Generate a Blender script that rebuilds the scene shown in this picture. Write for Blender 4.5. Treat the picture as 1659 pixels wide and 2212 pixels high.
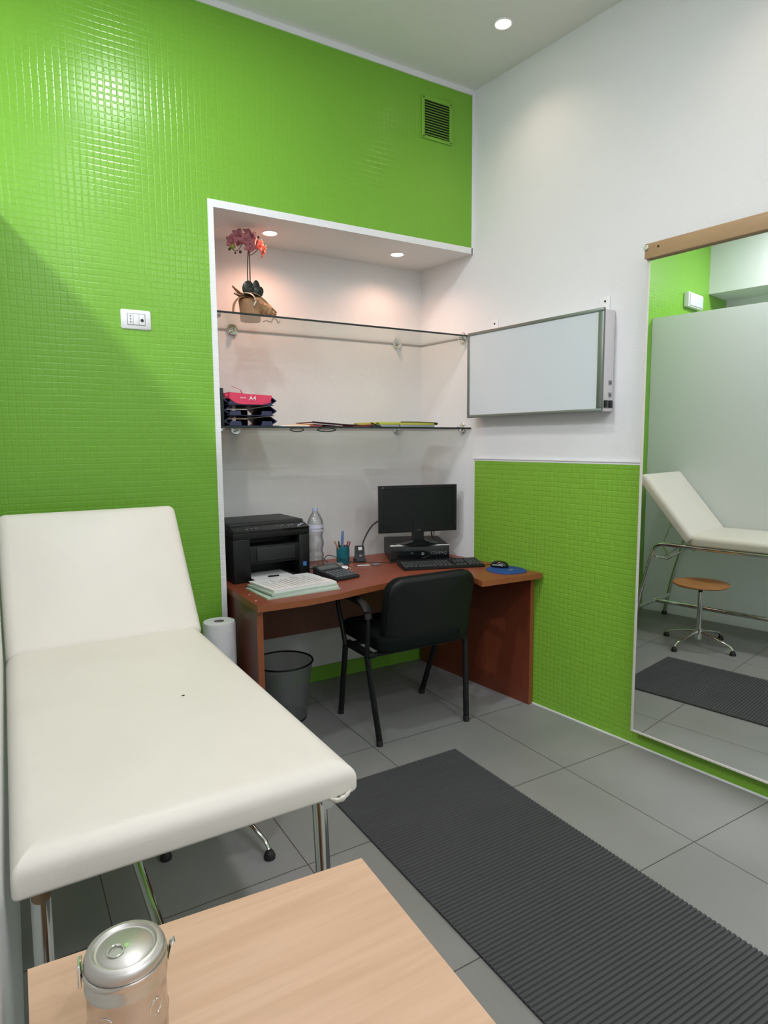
import bpy, bmesh, math, random
from mathutils import Matrix, Vector, Euler
random.seed(7)
for o in list(bpy.data.objects): bpy.data.objects.remove(o)
SC = bpy.context.scene
COL = SC.collection
PI = math.pi

# ------------------------------------------------------------------ camera
H = 1.40
FPX = 1380.92
R_ = Vector((0.85607101, -0.51680271, -0.00757553))
U_ = Vector((0.06325933, 0.09021834, 0.99391092))
F_ = Vector((0.5129724, 0.85133754, -0.1099259))
cam_d = bpy.data.cameras.new('camera')
cam = bpy.data.objects.new('camera', cam_d); COL.objects.link(cam)
m = Matrix.Identity(4)
for i in range(3):
    m[i][0] = R_[i]; m[i][1] = U_[i]; m[i][2] = -F_[i]
m[0][3], m[1][3], m[2][3] = 0.0, 0.0, H
cam.matrix_world = m
cam_d.sensor_fit = 'VERTICAL'; cam_d.sensor_height = 24.0
cam_d.lens = FPX / 2212 * 24.0
cam_d.clip_start = 0.01
SC.camera = cam

# ------------------------------------------------------------------ world, view, lamps
w = bpy.data.worlds.new('world'); SC.world = w; w.use_nodes = True
w.node_tree.nodes['Background'].inputs[0].default_value = (0.9, 1.0, 0.97, 1)
w.node_tree.nodes['Background'].inputs[1].default_value = 0.05
vs = SC.view_settings
vs.view_transform = 'Standard'; vs.look = 'None'; vs.gamma = 1; vs.use_curve_mapping = False
vs.exposure = -0.37
CEIL = 3.273
NZ = 2.424
def lamp(name, kind, loc, power, color, size=0.1, spot=None, blend=0.5, rx=0.0, spread=None):
    d = bpy.data.lights.new(name, kind)
    d.energy = power; d.color = color
    if kind == 'AREA':
        d.shape = 'DISK'; d.size = size
        if spread: d.spread = spread
    else:
        d.shadow_soft_size = size
    if kind == 'SPOT':
        d.spot_size = spot; d.spot_blend = blend
    o = bpy.data.objects.new(name, d); COL.objects.link(o)
    o.location = loc; o.rotation_euler = (rx, 0, 0)
    return o
COOL = (0.945, 0.95, 1.0)
WARM = (1.0, 0.76, 0.60)
DARKWARM = (1.0, 0.49, 0.33)
MAIN_FILL = [(0.63, 1.94), (0.60, 0.70), (0.60, -0.75), (1.75, -0.75), (0.60, -1.8), (1.75, -1.8)]  # the last ones are unseen fill lamps, added to brighten the walls
MAIN_FILL_P = [17.5, 13, 16, 16, 16, 16]
for (x, y), p in zip(MAIN_FILL, MAIN_FILL_P):
    lamp('ceiling_or_fill_lamp', 'AREA', (x, y, CEIL - 0.026), p, COOL, 0.16)
lamp('side_lamp', 'AREA', (-0.85, 1.75, CEIL - 0.026), 50, COOL, 0.16)
lamp('side_lamp', 'AREA', (-0.85, 0.0, CEIL - 0.026), 42, COOL, 0.16)
SPOTS = [(2.083, 2.38), (2.12, 1.22)]
for x, y in SPOTS:
    lamp('spot_lamp', 'SPOT', (x, y, CEIL - 0.012), 11, WARM, 0.03, math.radians(125), 0.9)
NSPOTS = [(1.22, 3.093), (1.958, 3.088)]
for (x, y), p in zip(NSPOTS, (17.0, 13.5)):
    lamp('niche_lamp', 'SPOT', (x, y, NZ - 0.012), p, DARKWARM if x < 1.5 else (1.0, 0.56, 0.41), 0.03, math.radians(150), 0.8)

# ------------------------------------------------------------------ node helpers
def new_mat(name):
    mt = bpy.data.materials.new(name); mt.use_nodes = True
    nt = mt.node_tree
    return mt, nt, nt.nodes['Principled BSDF']
def setp(p, color=None, rough=None, metal=None, spec=None, coat=None, coat_r=None):
    if color is not None: p.inputs['Base Color'].default_value = (*color, 1)
    if rough is not None: p.inputs['Roughness'].default_value = rough
    if metal is not None: p.inputs['Metallic'].default_value = metal
    if spec is not None: p.inputs['Specular IOR Level'].default_value = spec
    if coat is not None: p.inputs['Coat Weight'].default_value = coat
    if coat_r is not None: p.inputs['Coat Roughness'].default_value = coat_r
def N(nt, t, **kw):
    n = nt.nodes.new(t)
    for k, v in kw.items(): setattr(n, k, v)
    return n
def L(nt, a, b): nt.links.new(a, b)
def math_n(nt, op, a, b=None):
    n = N(nt, 'ShaderNodeMath', operation=op)
    for i, v in enumerate((a, b)):
        if v is None: continue
        if isinstance(v, (int, float)): n.inputs[i].default_value = v
        else: L(nt, v, n.inputs[i])
    return n.outputs[0]
def plain(name, color, rough=0.5, metal=0.0, spec=0.5, noise=None, bump=None, coat=None):
    """noise=(scale, amount) varies the colour a little; bump=(scale, metres)."""
    mt, nt, p = new_mat(name)
    setp(p, color, rough, metal, spec, coat)
    tc = N(nt, 'ShaderNodeTexCoord')
    if noise:
        nz = N(nt, 'ShaderNodeTexNoise'); nz.inputs['Scale'].default_value = noise[0]; nz.inputs['Detail'].default_value = 4
        L(nt, tc.outputs['Object'], nz.inputs['Vector'])
        rp = N(nt, 'ShaderNodeValToRGB'); a = noise[1]
        rp.color_ramp.elements[0].position = 0.3; rp.color_ramp.elements[1].position = 0.7
        rp.color_ramp.elements[0].color = (*[c * (1 - a) for c in color], 1)
        rp.color_ramp.elements[1].color = (*[min(1, c * (1 + a)) for c in color], 1)
        L(nt, nz.outputs['Fac'], rp.inputs[0]); L(nt, rp.outputs[0], p.inputs['Base Color'])
    if bump:
        nb = N(nt, 'ShaderNodeTexNoise'); nb.inputs['Scale'].default_value = bump[0]; nb.inputs['Detail'].default_value = 3
        L(nt, tc.outputs['Object'], nb.inputs['Vector'])
        b = N(nt, 'ShaderNodeBump'); b.inputs['Distance'].default_value = bump[1]; b.inputs['Strength'].default_value = 1
        L(nt, nb.outputs['Fac'], b.inputs['Height']); L(nt, b.outputs[0], p.inputs['Normal'])
    return mt
def mosaic(name, color, rough, tile=0.0253, depth=0.0006, tilt=0.0005, fine=0.00022, soft=0.2):
    """small square tiles under thick paint, laid out in the UV map (metres)."""
    mt, nt, p = new_mat(name)
    setp(p, color, rough, 0, 0.36)
    uv = N(nt, 'ShaderNodeUVMap')
    nz = N(nt, 'ShaderNodeTexNoise'); nz.inputs['Scale'].default_value = 9; nz.inputs['Detail'].default_value = 2
    L(nt, uv.outputs[0], nz.inputs['Vector'])
    sub = N(nt, 'ShaderNodeVectorMath', operation='SUBTRACT'); L(nt, nz.outputs['Color'], sub.inputs[0]); sub.inputs[1].default_value = (0.5, 0.5, 0.5)
    scl = N(nt, 'ShaderNodeVectorMath', operation='SCALE'); L(nt, sub.outputs[0], scl.inputs[0]); scl.inputs['Scale'].default_value = 0.007
    add = N(nt, 'ShaderNodeVectorMath', operation='ADD'); L(nt, uv.outputs[0], add.inputs[0]); L(nt, scl.outputs[0], add.inputs[1])
    dv = N(nt, 'ShaderNodeVectorMath', operation='SCALE'); L(nt, add.outputs[0], dv.inputs[0]); dv.inputs['Scale'].default_value = 1 / tile
    fl = N(nt, 'ShaderNodeVectorMath', operation='FLOOR'); L(nt, dv.outputs[0], fl.inputs[0])
    fr = N(nt, 'ShaderNodeVectorMath', operation='FRACTION'); L(nt, dv.outputs[0], fr.inputs[0])
    ce = N(nt, 'ShaderNodeVectorMath', operation='SUBTRACT'); L(nt, fr.outputs[0], ce.inputs[0]); ce.inputs[1].default_value = (0.5, 0.5, 0.5)
    ab = N(nt, 'ShaderNodeVectorMath', operation='ABSOLUTE'); L(nt, ce.outputs[0], ab.inputs[0])
    sp = N(nt, 'ShaderNodeSeparateXYZ'); L(nt, ab.outputs[0], sp.inputs[0])
    mx = math_n(nt, 'MAXIMUM', sp.outputs[0], sp.outputs[1])
    mr = N(nt, 'ShaderNodeMapRange', interpolation_type='SMOOTHSTEP')
    L(nt, mx, mr.inputs['Value'])
    mr.inputs['From Min'].default_value = 0.5; mr.inputs['From Max'].default_value = 0.5 - soft
    mr.inputs['To Min'].default_value = 0; mr.inputs['To Max'].default_value = depth
    wn = N(nt, 'ShaderNodeTexWhiteNoise', noise_dimensions='2D'); L(nt, fl.outputs[0], wn.inputs['Vector'])
    ws = N(nt, 'ShaderNodeVectorMath', operation='SUBTRACT'); L(nt, wn.outputs['Color'], ws.inputs[0]); ws.inputs[1].default_value = (0.5, 0.5, 0.5)
    dt = N(nt, 'ShaderNodeVectorMath', operation='DOT_PRODUCT'); L(nt, ws.outputs[0], dt.inputs[0]); L(nt, ce.outputs[0], dt.inputs[1])
    ti = math_n(nt, 'MULTIPLY', dt.outputs['Value'], tilt)
    n2 = N(nt, 'ShaderNodeTexNoise'); n2.inputs['Scale'].default_value = 130; n2.inputs['Detail'].default_value = 3
    L(nt, uv.outputs[0], n2.inputs['Vector'])
    f2 = math_n(nt, 'MULTIPLY', n2.outputs['Fac'], fine)
    h = math_n(nt, 'ADD', math_n(nt, 'ADD', mr.outputs[0], ti), f2)
    b = N(nt, 'ShaderNodeBump'); b.inputs['Distance'].default_value = 1.0; b.inputs['Strength'].default_value = 1
    L(nt, h, b.inputs['Height']); L(nt, b.outputs[0], p.inputs['Normal'])
    return mt
def thin_glass(name, tint, gloss=0.06, rough=0.02, edge=None):
    mt = bpy.data.materials.new(name); mt.use_nodes = True
    nt = mt.node_tree; nt.nodes.clear()
    out = N(nt, 'ShaderNodeOutputMaterial')
    tr = N(nt, 'ShaderNodeBsdfTransparent'); tr.inputs[0].default_value = (*tint, 1)
    gl = N(nt, 'ShaderNodeBsdfGlossy'); gl.inputs['Roughness'].default_value = rough
    lw = N(nt, 'ShaderNodeLayerWeight'); lw.inputs['Blend'].default_value = 0.25
    if edge:
        mc = N(nt, 'ShaderNodeMix', data_type='RGBA'); L(nt, lw.outputs['Facing'], mc.inputs[0])
        mc.inputs[6].default_value = (*tint, 1); mc.inputs[7].default_value = (*edge, 1)
        L(nt, mc.outputs[2], tr.inputs[0])
    f = math_n(nt, 'ADD', math_n(nt, 'MULTIPLY', lw.outputs['Fresnel'], 0.4), gloss)
    mix = N(nt, 'ShaderNodeMixShader'); L(nt, f, mix.inputs[0]); L(nt, tr.outputs[0], mix.inputs[1]); L(nt, gl.outputs[0], mix.inputs[2])
    L(nt, mix.outputs[0], out.inputs[0])
    return mt
def wood(name, c1, c2, scale=(1, 1, 1), rough=0.4, wave=7.0, contrast=(0.25, 0.75), coat=0.0, spec=0.5):
    mt, nt, p = new_mat(name); setp(p, c1, rough, 0, spec, coat, 0.15)
    tc = N(nt, 'ShaderNodeTexCoord'); mp = N(nt, 'ShaderNodeMapping'); mp.inputs['Scale'].default_value = scale
    L(nt, tc.outputs['Object'], mp.inputs['Vector'])
    n1 = N(nt, 'ShaderNodeTexNoise'); n1.inputs['Scale'].default_value = wave; n1.inputs['Detail'].default_value = 6; n1.inputs['Distortion'].default_value = 0.6
    L(nt, mp.outputs[0], n1.inputs['Vector'])
    rp = N(nt, 'ShaderNodeValToRGB')
    rp.color_ramp.elements[0].position = contrast[0]; rp.color_ramp.elements[1].position = contrast[1]
    rp.color_ramp.elements[0].color = (*c1, 1); rp.color_ramp.elements[1].color = (*c2, 1)
    L(nt, n1.outputs['Fac'], rp.inputs[0]); L(nt, rp.outputs[0], p.inputs['Base Color'])
    return mt
def emis(name, color, s):
    mt, nt, p = new_mat(name); setp(p, (0.8, 0.8, 0.8))
    p.inputs['Emission Color'].default_value = (*color, 1); p.inputs['Emission Strength'].default_value = s
    return mt

GREEN = (0.182, 0.425, 0.040)
M = {}
M['green'] = mosaic('green_mosaic', GREEN, 0.235, depth=0.0005, tilt=0.0004)
M['green_r'] = mosaic('green_mosaic_dado', (0.205, 0.43, 0.040), 0.36, depth=0.0011)
M['white_tile'] = mosaic('white_painted_mosaic', (0.80, 0.81, 0.82), 0.45, depth=0.0004, tilt=0.0003)
M['wall'] = plain('white_wall_paint', (0.78, 0.79, 0.80), 0.7, bump=(260, 0.0012), spec=0.3)
M['niche'] = plain('niche_plaster', (0.74, 0.745, 0.74), 0.75, noise=(3, 0.025), bump=(30, 0.0015), spec=0.3)
M['ceil'] = plain('ceiling_paint', (0.80, 0.81, 0.78), 0.85, bump=(300, 0.0005), spec=0.2)
M['green_flat'] = plain('green_skirting_paint', (0.19, 0.43, 0.04), 0.35, bump=(40, 0.001))
M['trimw'] = plain('white_trim_paint', (0.80, 0.81, 0.83), 0.45)
M['cream'] = plain('cream_upholstery', (0.80, 0.755, 0.685), 0.42, noise=(6, 0.02), bump=(420, 0.0002), spec=0.4)
M['chrome'] = plain('chrome', (0.82, 0.82, 0.80), 0.10, 1.0)
M['steel'] = plain('stainless_steel', (0.62, 0.60, 0.56), 0.24, 1.0, bump=(90, 0.0002))
M['steel_lid'] = plain('brushed_steel_lid', (0.58, 0.55, 0.53), 0.42, 1.0, bump=(90, 0.0002))
M['alu'] = plain('brushed_frame', (0.24, 0.27, 0.25), 0.36, 0.75)
M['black'] = plain('black_plastic', (0.007, 0.008, 0.0085), 0.45, noise=(60, 0.1), spec=0.3)
M['black_gloss'] = plain('black_gloss_plastic', (0.006, 0.008, 0.009), 0.14)
M['black_rubber'] = plain('black_rubber', (0.012, 0.012, 0.012), 0.6)
M['black_soft'] = plain('black_fabric', (0.006, 0.009, 0.008), 0.9, bump=(500, 0.001), spec=0.12)
M['darkgrey'] = plain('dark_grey_plastic', (0.020, 0.022, 0.023), 0.5, spec=0.35)
M['grey'] = plain('grey_plastic', (0.16, 0.165, 0.17), 0.45)
M['screen'] = plain('screen_glass', (0.003, 0.005, 0.005), 0.25, spec=0.35)
M['white_plastic'] = plain('white_plastic', (0.80, 0.81, 0.82), 0.35)
M['offwhite'] = plain('box_paint', (0.72, 0.70, 0.72), 0.45)
M['diffuser'] = plain('milky_diffuser', (0.62, 0.68, 0.72), 0.35, spec=0.5)
M['paper'] = plain('white_paper', (0.80, 0.80, 0.81), 0.8, spec=0.2)
M['paper_green'] = plain('green_paper', (0.45, 0.56, 0.47), 0.8, spec=0.2)
M['tissue'] = plain('tissue', (0.72, 0.73, 0.75), 0.75, bump=(14, 0.008), spec=0.3)
M['tissue_top'] = plain('tissue_end', (0.74, 0.75, 0.76), 0.9, bump=(200, 0.001))
M['card'] = plain('cardboard', (0.25, 0.24, 0.22), 0.9)
M['beech'] = wood('beech_laminate', (0.585, 0.368, 0.240), (0.67, 0.44, 0.30), (1.1, 20.0, 20.0), 0.42, 2.6, (0.28, 0.62))
M['beech_edge'] = plain('beech_edge', (0.50, 0.32, 0.19), 0.5)
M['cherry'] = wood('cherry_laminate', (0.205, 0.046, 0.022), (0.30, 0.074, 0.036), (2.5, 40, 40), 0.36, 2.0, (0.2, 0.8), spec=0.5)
M['cherry_v_shaded'] = wood('cherry_side_shaded', (0.135, 0.028, 0.012), (0.18, 0.042, 0.018), (40, 40, 2.5), 0.34, 2.0, (0.2, 0.8))  # cherry darkened: crushed shade on the desk panels put into the colour
M['cherry_edge'] = plain('cherry_edging', (0.29, 0.088, 0.034), 0.35)
M['rail_wood'] = wood('rail_wood', (0.36, 0.225, 0.115), (0.44, 0.29, 0.155), (14, 3, 14), 0.5, 2.0)
M['stool_wood'] = plain('stool_wood', (0.46, 0.19, 0.055), 0.28, noise=(12, 0.12))
M['rubber_mat'] = plain('ribbed_rubber', (0.058, 0.060, 0.064), 0.62, noise=(3, 0.06))
M['blue'] = plain('blue_fabric', (0.008, 0.062, 0.25), 0.8, bump=(600, 0.0004))
M['navy'] = plain('navy_plastic', (0.010, 0.014, 0.055), 0.35)
M['pink'] = plain('pink_wrapper', (0.66, 0.035, 0.10), 0.38, bump=(24, 0.004))
M['lettering'] = plain('white_print', (0.85, 0.75, 0.78), 0.6)
M['teal'] = plain('teal_plastic', (0.01, 0.19, 0.24), 0.25); M['teal'].node_tree.nodes['Principled BSDF'].inputs['Alpha'].default_value = 0.62
M['bottle'] = thin_glass('clear_bottle', (0.93, 0.94, 0.96), 0.10, 0.03, (0.55, 0.58, 0.62))
M['shelf_glass'] = thin_glass('shelf_glass', (0.93, 0.965, 0.945), 0.03)
M['glass_edge'] = plain('shelf_glass_edge', (0.008, 0.018, 0.016), 0.12)
M['glass_side'] = plain('shelf_glass_inner_edge', (0.30, 0.29, 0.27), 0.3)
M['pale_print'] = plain('pale_print', (0.56, 0.56, 0.58), 0.8)
M['kraft'] = plain('brown_wrapping_paper', (0.34, 0.20, 0.10), 0.6, noise=(20, 0.15))
M['kraft_in'] = plain('pale_wrapping_paper', (0.55, 0.45, 0.30), 0.6)
M['leaf'] = plain('dark_leaf', (0.012, 0.018, 0.008), 0.35)
M['stem'] = plain('brown_stem', (0.035, 0.03, 0.012), 0.5)
M['petal'] = plain('rose_petal', (0.46, 0.16, 0.19), 0.6, noise=(60, 0.35))
M['petal2'] = plain('coral_petal', (0.80, 0.16, 0.11), 0.6, noise=(60, 0.2))
M['bud'] = plain('green_bud', (0.25, 0.30, 0.03), 0.5)
M['yellow'] = plain('yellow_card', (0.50, 0.50, 0.06), 0.5)
M['orange'] = plain('orange_card', (0.85, 0.38, 0.06), 0.5)
M['maroon'] = plain('maroon_card', (0.17, 0.012, 0.02), 0.45)
M['greycard'] = plain('grey_card', (0.30, 0.32, 0.33), 0.6)
M['label_blue'] = plain('blue_label', (0.05, 0.22, 0.55), 0.4)
M['silver'] = plain('silver_trim', (0.70, 0.70, 0.69), 0.25, 0.6)
M['hole'] = plain('dark_hole', (0.006, 0.006, 0.006), 0.8)
M['pencil'] = plain('pencil_wood', (0.45, 0.22, 0.11), 0.6)
M['penblue'] = plain('blue_pen', (0.10, 0.16, 0.36), 0.4)
M['red'] = plain('red_plastic', (0.35, 0.03, 0.03), 0.4)
M['cap'] = plain('lilac_cap', (0.42, 0.45, 0.62), 0.4)
M['blabel'] = plain('bottle_label', (0.55, 0.55, 0.66), 0.5)
M['bulb_w'] = emis('warm_lens', (1.0, 0.80, 0.62), 14)
M['bulb_c'] = emis('cool_lens', (1.0, 0.98, 0.95), 30)
M['key'] = plain('keycaps', (0.035, 0.036, 0.038), 0.5)
M['key2'] = plain('calculator_keys', (0.11, 0.12, 0.13), 0.4)
M['lcd'] = plain('lcd', (0.10, 0.11, 0.11), 0.15)
M['mirror'] = plain('mirror_silver', (0.86, 0.90, 0.87), 0.0, 1.0)
M['mirror_frame'] = plain('mirror_edge_strip', (0.62, 0.60, 0.55), 0.4)
# wire mesh for the bin
def mesh_mat():
    mt = bpy.data.materials.new('wire_mesh'); mt.use_nodes = True
    nt = mt.node_tree; p = nt.nodes['Principled BSDF']; setp(p, (0.20, 0.21, 0.21), 0.45, 0.3)
    out = nt.nodes['Material Output']
    uv = N(nt, 'ShaderNodeUVMap')
    dv = N(nt, 'ShaderNodeVectorMath', operation='SCALE'); L(nt, uv.outputs[0], dv.inputs[0]); dv.inputs['Scale'].default_value = 1 / 0.0045
    mp = N(nt, 'ShaderNodeMapping'); mp.inputs['Rotation'].default_value = (0, 0, PI / 4); L(nt, dv.outputs[0], mp.inputs[0])
    fr = N(nt, 'ShaderNodeVectorMath', operation='FRACTION'); L(nt, mp.outputs[0], fr.inputs[0])
    sp = N(nt, 'ShaderNodeSeparateXYZ'); L(nt, fr.outputs[0], sp.inputs[0])
    g = math_n(nt, 'MAXIMUM', math_n(nt, 'LESS_THAN', sp.outputs[0], 0.42), math_n(nt, 'LESS_THAN', sp.outputs[1], 0.42))
    tr = N(nt, 'ShaderNodeBsdfTransparent'); mx = N(nt, 'ShaderNodeMixShader')
    L(nt, g, mx.inputs[0]); L(nt, tr.outputs[0], mx.inputs[1]); L(nt, p.outputs[0], mx.inputs[2]); L(nt, mx.outputs[0], out.inputs[0])
    return mt
M['wire'] = mesh_mat()
# floor tiles 0.6 m
def floor_mat():
    mt, nt, p = new_mat('grey_floor_tiles'); setp(p, None, 0.42, 0, 0.4)
    tc = N(nt, 'ShaderNodeTexCoord'); mp = N(nt, 'ShaderNodeMapping'); mp.inputs['Location'].default_value = (-0.2015, -0.038, 0)
    L(nt, tc.outputs['Object'], mp.inputs[0])
    bk = N(nt, 'ShaderNodeTexBrick', offset=0.0, squash=1.0)
    bk.inputs['Scale'].default_value = 1; bk.inputs['Brick Width'].default_value = 0.6; bk.inputs['Row Height'].default_value = 0.6
    bk.inputs['Mortar Size'].default_value = 0.0019; bk.inputs['Mortar Smooth'].default_value = 0.15
    bk.inputs['Color1'].default_value = (0.262, 0.265, 0.262, 1); bk.inputs['Color2'].default_value = (0.280, 0.283, 0.278, 1)
    bk.inputs['Mortar'].default_value = (0.085, 0.08, 0.07, 1)
    L(nt, mp.outputs[0], bk.inputs['Vector'])
    nz = N(nt, 'ShaderNodeTexNoise'); nz.inputs['Scale'].default_value = 2.2; nz.inputs['Detail'].default_value = 8; L(nt, tc.outputs['Object'], nz.inputs['Vector'])
    rp = N(nt, 'ShaderNodeValToRGB'); rp.color_ramp.elements[0].position = 0.3; rp.color_ramp.elements[1].position = 0.7
    rp.color_ramp.elements[0].color = (0.90, 0.90, 0.87, 1); rp.color_ramp.elements[1].color = (1.06, 1.06, 1.06, 1)
    L(nt, nz.outputs['Fac'], rp.inputs[0])
    mm = N(nt, 'ShaderNodeMix', data_type='RGBA', blend_type='MULTIPLY'); mm.inputs[0].default_value = 1
    L(nt, bk.outputs['Color'], mm.inputs[6]); L(nt, rp.outputs[0], mm.inputs[7]); L(nt, mm.outputs[2], p.inputs['Base Color'])
    b = N(nt, 'ShaderNodeBump'); b.inputs['Distance'].default_value = 0.0015; b.invert = True
    L(nt, bk.outputs['Fac'], b.inputs['Height']); L(nt, b.outputs[0], p.inputs['Normal'])
    return mt
M['floor'] = floor_mat()
# frosted glass of the partition
def frosted():
    mt = bpy.data.materials.new('frosted_glass'); mt.use_nodes = True
    nt = mt.node_tree; nt.nodes.clear(); out = N(nt, 'ShaderNodeOutputMaterial')
    d = N(nt, 'ShaderNodeBsdfDiffuse'); d.inputs[0].default_value = (0.87, 0.88, 0.88, 1)
    t = N(nt, 'ShaderNodeBsdfTranslucent'); t.inputs[0].default_value = (0.88, 0.89, 0.89, 1)
    g = N(nt, 'ShaderNodeBsdfGlossy'); g.inputs[0].default_value = (0.9, 0.9, 0.9, 1); g.inputs['Roughness'].default_value = 0.32
    m1 = N(nt, 'ShaderNodeMixShader'); m1.inputs[0].default_value = 0.42; L(nt, d.outputs[0], m1.inputs[1]); L(nt, t.outputs[0], m1.inputs[2])
    lw = N(nt, 'ShaderNodeLayerWeight'); lw.inputs['Blend'].default_value = 0.3
    m2 = N(nt, 'ShaderNodeMixShader'); f = math_n(nt, 'ADD', math_n(nt, 'MULTIPLY', lw.outputs['Fresnel'], 0.6), 0.03)
    L(nt, f, m2.inputs[0]); L(nt, m1.outputs[0], m2.inputs[1]); L(nt, g.outputs[0], m2.inputs[2]); L(nt, m2.outputs[0], out.inputs[0])
    return mt
M['frosted'] = frosted()

# ------------------------------------------------------------------ geometry helpers
class G:
    def __init__(s, mat=None):
        s.bm = bmesh.new(); s.m = mat or Matrix.Identity(4); s.uvs = None; s.mi = 0; s.f = None
    def v(s, p):
        p = Vector(p)
        if s.f: p = Vector(s.f(p))
        return s.bm.verts.new(s.m @ p)
    def face(s, vs, mi=None):
        try: fc = s.bm.faces.new(vs)
        except ValueError: return None
        fc.material_index = s.mi if mi is None else mi
        return fc
    def box(s, x0, x1, y0, y1, z0, z1, mis=None, bev=0, seg=2):
        """mis: optional dict of face -> material index, keys among -x +x -y +y -z +z"""
        vs = [s.v((x, y, z)) for z in (z0, z1) for y in (y0, y1) for x in (x0, x1)]
        fs = {'-z': (0, 2, 3, 1), '+z': (4, 5, 7, 6), '-y': (0, 1, 5, 4), '+y': (2, 6, 7, 3), '-x': (0, 4, 6, 2), '+x': (1, 3, 7, 5)}
        fl = []
        for k, q in fs.items():
            fl.append(s.face([vs[i] for i in q], (mis or {}).get(k, s.mi)))
        if bev:
            es = list({e for f in fl for e in f.edges})
            bmesh.ops.bevel(s.bm, geom=es, offset=bev, segments=seg, profile=0.5, affect='EDGES', clamp_overlap=True)
        return s
    def loft(s, rings, cap0=True, cap1=True, closed=True):
        rv = [[s.v(p) for p in r] for r in rings]
        n = len(rv[0])
        for a, b in zip(rv, rv[1:]):
            for i in range(n if closed else n - 1):
                j = (i + 1) % n
                s.face([a[i], a[j], b[j], b[i]])
        if cap0: s.face(list(reversed(rv[0])))
        if cap1: s.face(rv[-1])
        return s
    def lathe(s, prof, c=(0, 0, 0), n=32, cap0=True, cap1=True):
        rings = [[(c[0] + r * math.cos(2 * PI * i / n), c[1] + r * math.sin(2 * PI * i / n), c[2] + z) for i in range(n)] for r, z in prof]
        return s.loft(rings, cap0, cap1)
    def cyl(s, p0, p1, r0, r1=None, n=20, cap=True, bev=0):
        r1 = r0 if r1 is None else r1
        p0 = Vector(p0); p1 = Vector(p1); d = (p1 - p0).normalized()
        a = d.orthogonal().normalized(); b = d.cross(a)
        def ring(p, r): return [p + a * (r * math.cos(2 * PI * i / n)) + b * (r * math.sin(2 * PI * i / n)) for i in range(n)]
        rs = []
        if bev:
            rs = [ring(p0, r0 - bev), ring(p0 + d * bev, r0), ring(p1 - d * bev, r1), ring(p1, r1 - bev)]
        else: rs = [ring(p0, r0), ring(p1, r1)]
        return s.loft(rs, cap, cap)
    def tube(s, pts, r, n=12, closed=False, flat=1.0, up=None, cap=True):
        pts = [Vector(p) for p in pts]; k = len(pts); rings = []; prev = None
        for i, p in enumerate(pts):
            if closed: d = pts[(i + 1) % k] - pts[i - 1]
            else: d = pts[min(i + 1, k - 1)] - pts[max(i - 1, 0)]
            d.normalize()
            if up is not None: a = (Vector(up) - d * d.dot(Vector(up))).normalized()
            elif prev is None: a = d.orthogonal().normalized()
            else: a = (prev - d * d.dot(prev)).normalized()
            prev = a; b = d.cross(a)
            rr = r[i] if isinstance(r, (list, tuple)) else r
            rings.append([p + a * (rr * flat * math.cos(2 * PI * j / n)) + b * (rr * math.sin(2 * PI * j / n)) for j in range(n)])
        if closed: rings.append(rings[0])
        return s.loft(rings, cap and not closed, cap and not closed)
    def prism(s, outline, z0, z1, mi_top=None, mi_side=None):
        a = [s.v((x, y, z0)) for x, y in outline]; b = [s.v((x, y, z1)) for x, y in outline]; n = len(a)
        s.face(list(reversed(a)), mi_top); s.face(b, mi_top)
        for i in range(n):
            s.face([a[i], a[(i + 1) % n], b[(i + 1) % n], b[i]], mi_side)
        return s
    def rr(s, cx, cy, a, b, z0, z1, rad=0.01, rt=0.003, rb=0.003, dome=0.0, seg=5, cs=6, rads=None):
        """rounded slab: half sizes a, b; rounded top/bottom rims; optional dome"""
        rads = rads or [rad] * 4
        def ring(ins, z):
            pts = []
            for k, (sx, sy) in enumerate(((1, 1), (-1, 1), (-1, -1), (1, -1))):
                r = max(rads[k] - ins, 0.0006); ax = max(a - ins, 0.0007); bx = max(b - ins, 0.0007)
                r = min(r, ax, bx)
                for i in range(cs + 1):
                    t = (k + i / cs) * PI / 2
                    pts.append((cx + sx * (ax - r) + r * math.cos(t), cy + sy * (bx - r) + r * math.sin(t), z))
            return pts
        rings = []
        for i in range(seg + 1):
            t = i / seg * PI / 2
            rings.append(ring(rb * (1 - math.sin(t)), z0 + rb * (1 - math.cos(t))))
        for i in range(seg + 1):
            t = i / seg * PI / 2
            rings.append(ring(rt * (1 - math.cos(t)), z1 - rt * (1 - math.sin(t))))
        if dome:
            mn = min(a, b)
            for q in (0.15, 0.35, 0.6, 0.85):
                ins = rt + (mn - rt) * q
                rings.append(ring(ins, z1 + dome * (1 - (1 - q) ** 2)))
        return s.loft(rings)
    def build(s, name, mats, parent=None, ang=38, uv=None, loc=None, smooth=True):
        bmesh.ops.recalc_face_normals(s.bm, faces=s.bm.faces[:])
        me = bpy.data.meshes.new(name)
        if uv:
            lay = s.bm.loops.layers.uv.new('UVMap')
            for f in s.bm.faces:
                for l in f.loops: l[lay].uv = uv(l.vert.co, f)
        s.bm.to_mesh(me); s.bm.free()
        for mt in (mats if isinstance(mats, (list, tuple)) else [mats]): me.materials.append(M[mt] if isinstance(mt, str) else mt)
        if smooth:
            me.polygons.foreach_set('use_smooth', [True] * len(me.polygons)); me.set_sharp_from_angle(angle=math.radians(ang))
        o = bpy.data.objects.new(name, me); COL.objects.link(o)
        if parent: o.parent = parent
        if loc: o.location = loc
        return o
def tag(o, label, cat, group=None, kind=None):
    o['label'] = label; o['category'] = cat
    if group: o['group'] = group
    if kind: o['kind'] = kind
    return o
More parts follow.
